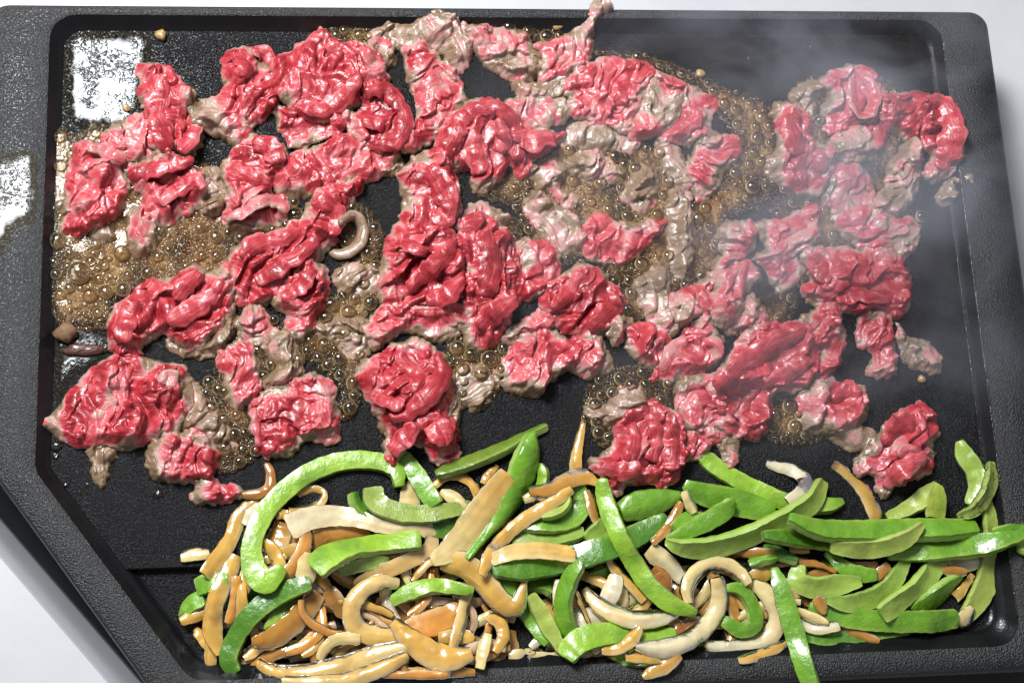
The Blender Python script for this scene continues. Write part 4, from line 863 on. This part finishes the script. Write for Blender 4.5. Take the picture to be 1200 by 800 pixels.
# lowest row
beef('small pink flap right of the lowest red bunch', [(798,510),(810,505),(832,522),(812,539),(800,521)], 0.25, 40, 18, 4, 5)
beef('lowest red ridged bunch above the peppers', [(723,500),(750,473),(770,468),(792,485),(802,500),(799,520),(809,527),(786,569),(767,564),(735,567),(725,580),(716,574),(693,541),(706,534),(720,522)], -0.02, 15, 17, 12, 9, edge=6,
     folds=[G(p=[(742,496,10),(744,520,18),(736,546,16)], cook=-0.02, t=0.004), G(p=[(762,484,10),(768,510,18),(764,540,18)], cook=0.0, t=0.004), G(p=[(786,496,10),(788,522,20),(784,552,14)], cook=0.1), G(p=[(704,546,10),(726,552,20),(752,548,14)], cook=0.1)])
beef('grey ragged layer showing under the rosette', [(430,455),(470,440),(522,450),(540,480),(522,512),(490,520),(450,505),(440,480)], 0.72, 30, 16, 5, 4)
beef('red rosette of folded beef at bottom centre', [(418,432),(450,408),(482,395),(512,406),(529,432),(532,457),(522,482),(537,500),(535,537),(507,538),(495,512),(472,527),(460,543),(450,523),(455,500),(440,482),(430,463)], -0.02, 50, 20, 11, 10, edge=9,
     folds=[G(p=[(456,488,12),(480,482,20),(504,462,22),(518,436,18),(512,414,10)], cook=-0.04, t=0.0045), G(p=[(436,462,10),(456,470,18),(474,476,10)], cook=0.1), G(p=[(458,530,14),(472,514,22),(488,498,14)], cook=0.15), G(p=[(500,512,20),(518,506,28),(532,504,14)], cook=0.02), G(p=[(470,430,10),(490,442,18),(484,460,12)], cook=0.0)])
SEED[0] += 1
_r = ribbon([(386,297,8),(403,297,17),(420,286,18),(425,267,17),(416,253,14),(403,257,10),(398,264,6)], 0.0028, (10, 35, 30, 15), 0.3, K=16, seed=SEED[0], edge_jit=0.3)
_o = np.array([_r[6][0], _r[6][1], _r[0][:, 2].min()])
_g = link('beef_slice', mesh('beef_slice', _r[0] - _o, _r[1], True, {'cook': 0.92 + 0.12 * noise(_r[3] * 200, _r[2], 5)}, np.stack([_r[3], _r[2] * 0.004], 1)), M_BEEF); _g.location = _o
tag(_g, 'small grey beef ring standing in the juice left of centre', 'beef', 'thin slices of beef on the griddle')
# ------------------------------------------------------------------ juice, foam, oil and crumbs
def film(name, label, poly, cat, mat, h=2.0, fray=3.0, dens=0.5, step=3.0):
    SEED[0] += 1
    X, Y, D, Fc = sheet_grid(poly, step, fray, SEED[0])
    rim = np.sqrt(np.maximum(0, 1 - (1 - np.minimum(D / 7, 1)) ** 2))
    z = 0.0005 + PX * h * rim * (0.9 + 0.2 * noise(X / 18, Y / 18, SEED[0]))
    W = at(X, Y, 0.001); W[:, 2] = z
    org = np.array([W[:, 0].mean(), W[:, 1].mean(), 0.0005])
    o = link(name, mesh(name, W - org, Fc, True, {'cook': np.clip((dens + 0.5 * noise(X / 34, Y / 34, SEED[0] + 1)) * sst(D, 0, 16), 0, 1) if mat is M_JUICE else sst(D, 0, 26)}), mat); o.location = org
    tag(o, label, cat); return o
def dome(seg, rings):
    V = []; R = []; Fc = []
    for k in range(rings):
        a = -0.25 + (math.pi / 2 + 0.25) * k / rings
        for i in range(seg):
            t = 2 * math.pi * i / seg; V.append((math.cos(a) * math.cos(t), math.cos(a) * math.sin(t), math.sin(a) * 0.85 + 0.1)); R.append(math.cos(max(a, 0)))
    V.append((0, 0, 0.95)); R.append(0.0)
    for k in range(rings - 1):
        for i in range(seg): j = (i + 1) % seg; Fc.append((k * seg + i, k * seg + j, (k + 1) * seg + j, (k + 1) * seg + i))
    for i in range(seg): Fc.append(((rings - 1) * seg + i, (rings - 1) * seg + (i + 1) % seg, len(V) - 1))
    return np.array(V), np.array(R), Fc
DV, DR, DF = dome(18, 7); BIG = mesh('bubble', DV, DF, True, {'rim': DR})
SV, SR, SF = dome(9, 3)
placed = []; GRID = {}
def put(q): GRID.setdefault((int(q[0] // 16), int(q[1] // 16)), []).append(q)
def bubbles(pool, poly, n, rmin, rmax, nbig, bigs=(), rb=(6, 10)):
    P = catmull(np.asarray(poly, float), 6, True); x0, y0 = P.min(0); x1, y1 = P.max(0)
    org = np.array(pool.location); mine = []
    def free(x, y, r, tight=0.86):
        gi, gj = int(x // 16), int(y // 16)
        for i in range(gi - 2, gi + 3):
            for j in range(gj - 2, gj + 3):
                for (a, b, c) in GRID.get((i, j), ()):
                    if (a - x) ** 2 + (b - y) ** 2 < ((r + c) * tight) ** 2: return False
        return True
    def covered(x, y, r):
        i, j = cell(at(x, y, 0.001)); return H[i, j] > 0.0028
    cand = rng.rand(n * 14, 3); D = sdf(P, x0 + cand[:, 0] * (x1 - x0), y0 + cand[:, 1] * (y1 - y0))
    big_list = list(bigs)
    for (x, y, r) in big_list: put((x, y, r))
    k = 0
    for (a, b, c), d in zip(cand, D):
        if k >= nbig: break
        x, y = x0 + a * (x1 - x0), y0 + b * (y1 - y0); r = rb[0] + (rb[1] - rb[0]) * c ** 2
        if d > r * 0.8 and not covered(x, y, r) and free(x, y, r): put((x, y, r)); big_list.append((x, y, r)); k += 1
    for (x, y, r) in big_list:
        me = BIG
        o = link('bubble', me, M_BUBBLE, pool); w = at(x, y, 0.0012); o.location = (w[0] - org[0], w[1] - org[1], 0.0006)
        s = r * PX; o.scale = (s, s, s * 0.8)
    k = 0
    for (a, b, c), d in zip(cand[::-1], D[::-1]):
        if k >= n: break
        x, y = x0 + a * (x1 - x0), y0 + b * (y1 - y0); r = rmin + (rmax - rmin) * c ** 1.7
        if d > 1.0 and not covered(x, y, r) and free(x, y, r, 0.80): put((x, y, r)); mine.append((x, y, r)); k += 1
    if mine:
        A = np.array(mine); W = at(A[:, 0], A[:, 1], 0.0012); W[:, 2] = 0.0009
        V = (DVs := SV[None] * (A[:, 2] * PX)[:, None, None] * np.array([1, 1, 0.75]) + W[:, None, :]) - org
        m = len(SV); Fc = [tuple(i + q * m for i in f) for q in range(len(A)) for f in SF]
        me = mesh('foam', V.reshape(-1, 3), Fc, True, {'rim': np.tile(SR, len(A))})
        tag(link('foam', me, M_BUBBLE, pool), kind='stuff')
POOLS = [
 ('brown bubbling juice along the left wall of the griddle', [(58,165),(72,150),(90,158),(110,143),(135,152),(180,170),(262,205),(275,290),(272,345),(200,345),(140,350),(125,385),(62,372),(56,260)], 480, 1.6, 4.2, 26, [(93,320,14),(143,297,10),(123,312,6),(68,282,10),(150,323,6)], 0.75),
 ('juice with dark bubbles in the left centre', [(255,395),(330,380),(400,330),(380,250),(430,240),(455,300),(440,370),(420,480),(400,490),(395,450),(340,420),(300,480),(262,490)], 220, 1.6, 3.8, 26, [(380,404,9),(350,422,8),(398,420,8),(321,375,6),(416,350,7)], 0.55),
 ('tan foaming juice with large bubbles in the centre', [(560,225),(615,185),(660,165),(745,165),(840,200),(850,300),(800,345),(760,380),(720,360),(700,310),(650,310),(620,285),(600,245)], 420, 1.6, 4.0, 34, [(672,212,8),(714,246,7),(735,253,7),(770,252,8),(692,223,6),(784,300,8),(808,322,8),(822,323,6),(715,232,6)], 0.7),
 ('fine tan foam sweeping down right of the centre', [(700,62),(745,60),(800,78),(850,100),(905,125),(915,190),(900,240),(850,260),(842,330),(815,340),(820,240),(850,200),(860,165),(830,120),(780,85)], 620, 1.6, 3.8, 22, [(893,138,8),(847,245,7),(832,273,6),(838,290,6),(893,190,7)], 0.8),
 ('juice with clear bubbles between the rosette and pink bunch', [(525,395),(560,400),(600,405),(590,450),(565,478),(535,470),(522,430)], 60, 1.6, 3.5, 5, [(574,421,11),(564,439,10),(536,408,9),(552,415,8),(590,408,7)], 0.5),
 ('juice with clear bubbles below the diagonal red slice', [(890,500),(905,455),(945,455),(985,500),(960,518),(915,520)], 40, 1.6, 3.5, 4, [(909,486,8),(926,476,10),(906,500,7),(932,500,9)], 0.5),
 ('juice pool below the narrow red fold at lower left', [(205,490),(255,440),(300,470),(302,525),(290,545),(250,555),(225,530)], 60, 1.6, 3.5, 8, [(245,447,7),(256,456,7),(262,492,8),(300,528,7)], 0.45),
 ('dark juice around the grey sausage like piece', [(683,470),(700,440),(745,425),(790,440),(790,480),(750,480),(722,520),(700,520)], 90, 1.6, 3.5, 10, [(727,443,8),(740,452,9),(729,455,6),(705,463,6),(686,490,5)], 0.4),
 ('small foamy patch above the red slice with a brown rim', [(560,262),(590,250),(612,262),(610,285),(585,290)], 50, 1.6, 3.4, 5, [], 0.6),
 ('foam behind the big red dome at the back wall', [(385,35),(400,28),(440,28),(445,45),(420,55),(395,50)], 60, 1.5, 3.2, 4, [], 0.5),
 ('foamy juice behind the brown edged top slice', [(545,32),(560,20),(620,28),(670,42),(660,60),(610,45)], 80, 1.5, 3.2, 6, [], 0.5),
 ('foam around the upper right beef group', [(925,105),(960,88),(1000,90),(1060,105),(1060,230),(1090,250),(1060,290),(1000,300),(945,340),(895,345),(860,390),(905,390),(935,350),(900,230),(930,150)], 200, 1.5, 3.4, 16, [(905,290,7),(1020,222,9),(930,238,7)], 0.6),
 ('juice pool under the long crumpled red slice', [(235,240),(275,255),(345,240),(350,270),(270,300),(245,330),(215,310),(205,265)], 120, 1.6, 3.6, 14, [(253,278,8),(254,300,7),(270,312,8),(345,237,6)], 0.55),
]
for lab, poly, n, r0, r1, nb, bigs, dens in POOLS:
    pool = film('juice_pool', lab, poly, 'juice', M_JUICE, 1.8, 4.0, dens)
    pool['group'] = 'pools of meat juice'
    bubbles(pool, poly, int(n * 3.0), 1.5, r1 + 0.6, nb, bigs)
film('oil_puddle', 'shiny oil film with white glare in the back left corner', [(78,52),(92,40),(130,36),(172,38),(178,60),(170,95),(165,128),(150,150),(120,152),(88,148),(76,130),(74,85)], 'oil', M_OIL, 1.4, 3.0, 0.3)
film('oil_puddle', 'oil film around the brown nub at the left wall', [(64,380),(90,375),(130,395),(128,425),(90,440),(68,470),(62,430)], 'oil', M_OIL, 1.2, 3.0, 0.3)
film('oil_puddle', 'dark wet oil film in the back right corner', [(780,36),(880,42),(960,40),(1040,42),(1085,48),(1098,95),(1108,160),(1120,260),(1130,340),(1085,300),(1080,180),(1040,100),(960,95),(915,110),(860,85),(790,60)], 'oil', M_OIL, 0.8, 4.0, 0.3)
_p = film('oil_smear', 'white glaring grease smear on the left rim', [(-14,205),(15,186),(42,182),(48,215),(43,262),(22,275),(6,300),(-14,330)], 'oil', M_OIL, 1.0, 3.0, 0.3); _p.location.z = ZR + 0.0002
def bead(label, xy, z, r):
    P = catmull(np.array(xy, float), 110); n = len(P); V = []; Fc = []; k = 8
    for i, (x, y) in enumerate(P):
        rr = r * max(0.12, 0.7 + 0.6 * float(noise(i * 0.06, 3.3, 4)) + 0.7 * float(noise(i * 0.45, 1.3, 6)))
        for j in range(k): a_ = 2 * math.pi * j / k; V.append((x + rr * math.cos(a_), y, z + rr * math.sin(a_)))
    for i in range(n - 1):
        for j in range(k): Fc.append((i * k + j, i * k + (j + 1) % k, (i + 1) * k + (j + 1) % k, (i + 1) * k + j))
    o = link('grease_bead', mesh('grease_bead', V, Fc, True, {'cook': np.ones(len(V))}), M_OIL); tag(o, label, 'grease', 'beads of grease along the right wall')
bead('thin bead of grease along the top edge of the right wall', [(0.2268, 0.155), (0.2268, 0.09), (0.2268, 0.03), (0.2268, -0.05), (0.2268, -0.136)], ZR - 0.0003, 0.00055)
bead('thin bead of grease along the foot of the right wall', [(0.2215, 0.135), (0.2222, 0.09), (0.2222, 0.03), (0.2222, -0.03), (0.2222, -0.068)], 0.0006, 0.0007)
# oil drops scattered on the bare floor
def drops(label, spots):
    for x, y, r, lb in spots:
        o = link('oil_drop', BIGD, M_OIL); w = at(x, y, 0.0004); o.location = (w[0], w[1], 0.00035); s = r * PX; o.scale = (s, s, s * 0.5)
        tag(o, lb, 'oil drop', 'drops of oil on the bare griddle')
BIGD = mesh('oil_drop', DV, DF, True, {'cook': np.ones(len(DV))})
drops('', [(186,579,5,'oil drop between the small striped curl and the step of the griddle'), (66,523,6,'oil drop by the left wall below the brown edged slice'), (65,534,4,'smaller oil drop by the left wall below the larger one'),
           (77,568,3,'tiny oil drop left of the grey drip'), (102,568,3,'tiny oil drop touching the tip of the grey drip'), (125,408,6,'glinting oil drop left below the grooved red slice'), (951,55,4,'oil drop in the back right corner')])
# crumbs
def crumb(name, label, x, y, r, mat, sq=(1, 1, 0.7), seed=1, cat='crumb'):
    V = []; Fc = []; n, m = 14, 8
    for i in range(m + 1):
        a = math.pi * i / m
        for j in range(n):
            b = 2 * math.pi * j / n; d = np.array([math.sin(a) * math.cos(b), math.sin(a) * math.sin(b), math.cos(a)])
            k = 1 + 0.35 * float(noise(d[0] * 1.6 + seed, d[1] * 1.6 + d[2] * 2.1, seed)); V.append(d * k * r * PX * np.array(sq))
    for i in range(m):
        for j in range(n): Fc.append((i * n + j, (i + 1) * n + j, (i + 1) * n + (j + 1) % n, i * n + (j + 1) % n))
    o = link(name, mesh(name, V, Fc), mat); w = at(x, y, 0.001); o.location = (w[0], w[1], r * PX * sq[2] * 0.8)
    tag(o, label, cat); return o
crumb('fried_crumb', 'golden crumb in oil near the back left corner', 189, 42, 7, M_CRUMB, seed=3)
crumb('fried_crumb', 'small brown crumb left of the red upright slice', 148, 127, 5, M_CRUMB, seed=5)
crumb('fried_crumb', 'pale crumb on the foam at the top right of centre', 820, 87, 6, M_CRUMB, seed=6)
crumb('fried_crumb', 'tiny brown crumb alone right of the dangling knot', 1080, 444, 5, M_CRUMB, seed=8)
crumb('fried_crumb', 'orange crumb at the back wall left of the bone shaped slice', 652, 30, 8, M_CRUMB, (1.3, 0.8, 0.5), seed=9)
crumb('meat_nub', 'round brown meat nub by the left wall', 79, 391, 12, m_plain('cooked_nub', (0.25, 0.15, 0.08), 0.3, 0.7, 0.5, 300, 0.6), (1.1, 0.95, 0.8), seed=11, cat='beef')
crumb('burnt_residue', 'dark burnt residue below the round brown nub', 96, 410, 16, M_BURNT, (1.4, 0.45, 0.28), seed=13, cat='residue')

# fine spatter of grease over the bare floor: nobody could count it
A = rng.rand(1500, 3); W = np.stack([-0.205 + A[:, 0] * 0.425, -0.098 + A[:, 1] * 0.255, 0 * A[:, 0] + 0.0003], 1); ii, jj = cell(W)
W = W[H[ii, jj] < 0.0012]; A = A[:len(W)]
rr = (0.35 + 1.5 * A[:, 2] ** 6) * PX
m = len(SV); V = SV[None] * rr[:, None, None] * np.array([1, 1, 0.6]) + W[:, None, :]
tag(link('grease_spatter', mesh('grease_spatter', V.reshape(-1, 3), [tuple(i + q * m for i in f) for q in range(len(W)) for f in SF], True, {'cook': np.ones(len(W) * m)}), M_OIL),
    'fine droplets of grease spattered over the bare black floor', 'grease', kind='stuff')

# ------------------------------------------------------------------ steam rising over the middle and right
def m_steam():
    t = NT('steam'); oc = t.obj()
    warp = t.n('TexNoise', {'Vector': oc, 'Scale': 9.0, 'Detail': 2.0}).outputs[1]
    wv = t.n('VectorMath', {0: oc, 1: t.n('VectorMath', {0: warp, 'Scale': 0.10}, operation='SCALE').outputs[0]}, operation='ADD').outputs[0]
    st = t.n('Mapping', {'Vector': wv, 'Rotation': (0, 0, 0.7), 'Scale': (1.0, 1.9, 1.2)}).outputs[0]
    d = t.ramp(t.noise(14, 4, 0.6, st), [(0.45, 0.0), (0.72, 1.0)])
    ln = t.n('VectorMath', {0: t.n('Mapping', {'Vector': oc, 'Scale': (1 / 0.188, 1 / 0.148, 1 / 0.052)}).outputs[0]}, operation='LENGTH').outputs['Value']
    fall = t.ramp(ln, [(0.35, 1.0), (0.98, 0.0)], 'EASE')
    den = t.math('MULTIPLY', t.math('MULTIPLY', d, fall), 11.5)
    v = t.n('VolumePrincipled', {'Color': (0.78, 0.86, 1.0, 1), 'Density': den, 'Anisotropy': 0.2})
    t.t.links.new(v.outputs[0], t.out.inputs['Volume']); return t.m
def ellipsoid(name, c, r):
    V = []; Fc = []; n, m = 24, 12
    for i in range(m + 1):
        a_ = math.pi * i / m
        for j in range(n): b_ = 2 * math.pi * j / n; V.append((r[0] * math.sin(a_) * math.cos(b_), r[1] * math.sin(a_) * math.sin(b_), r[2] * math.cos(a_)))
    for i in range(m):
        for j in range(n): Fc.append((i * n + j, (i + 1) * n + j, (i + 1) * n + (j + 1) % n, i * n + (j + 1) % n))
    o = link(name, mesh(name, V, Fc), m_steam()); o.location = c; return o
so = ellipsoid('steam', (0.125, 0.055, 0.070), (0.190, 0.150, 0.056))
tag(so, 'thin wisps of white steam over the right half of the griddle', 'steam', kind='stuff')
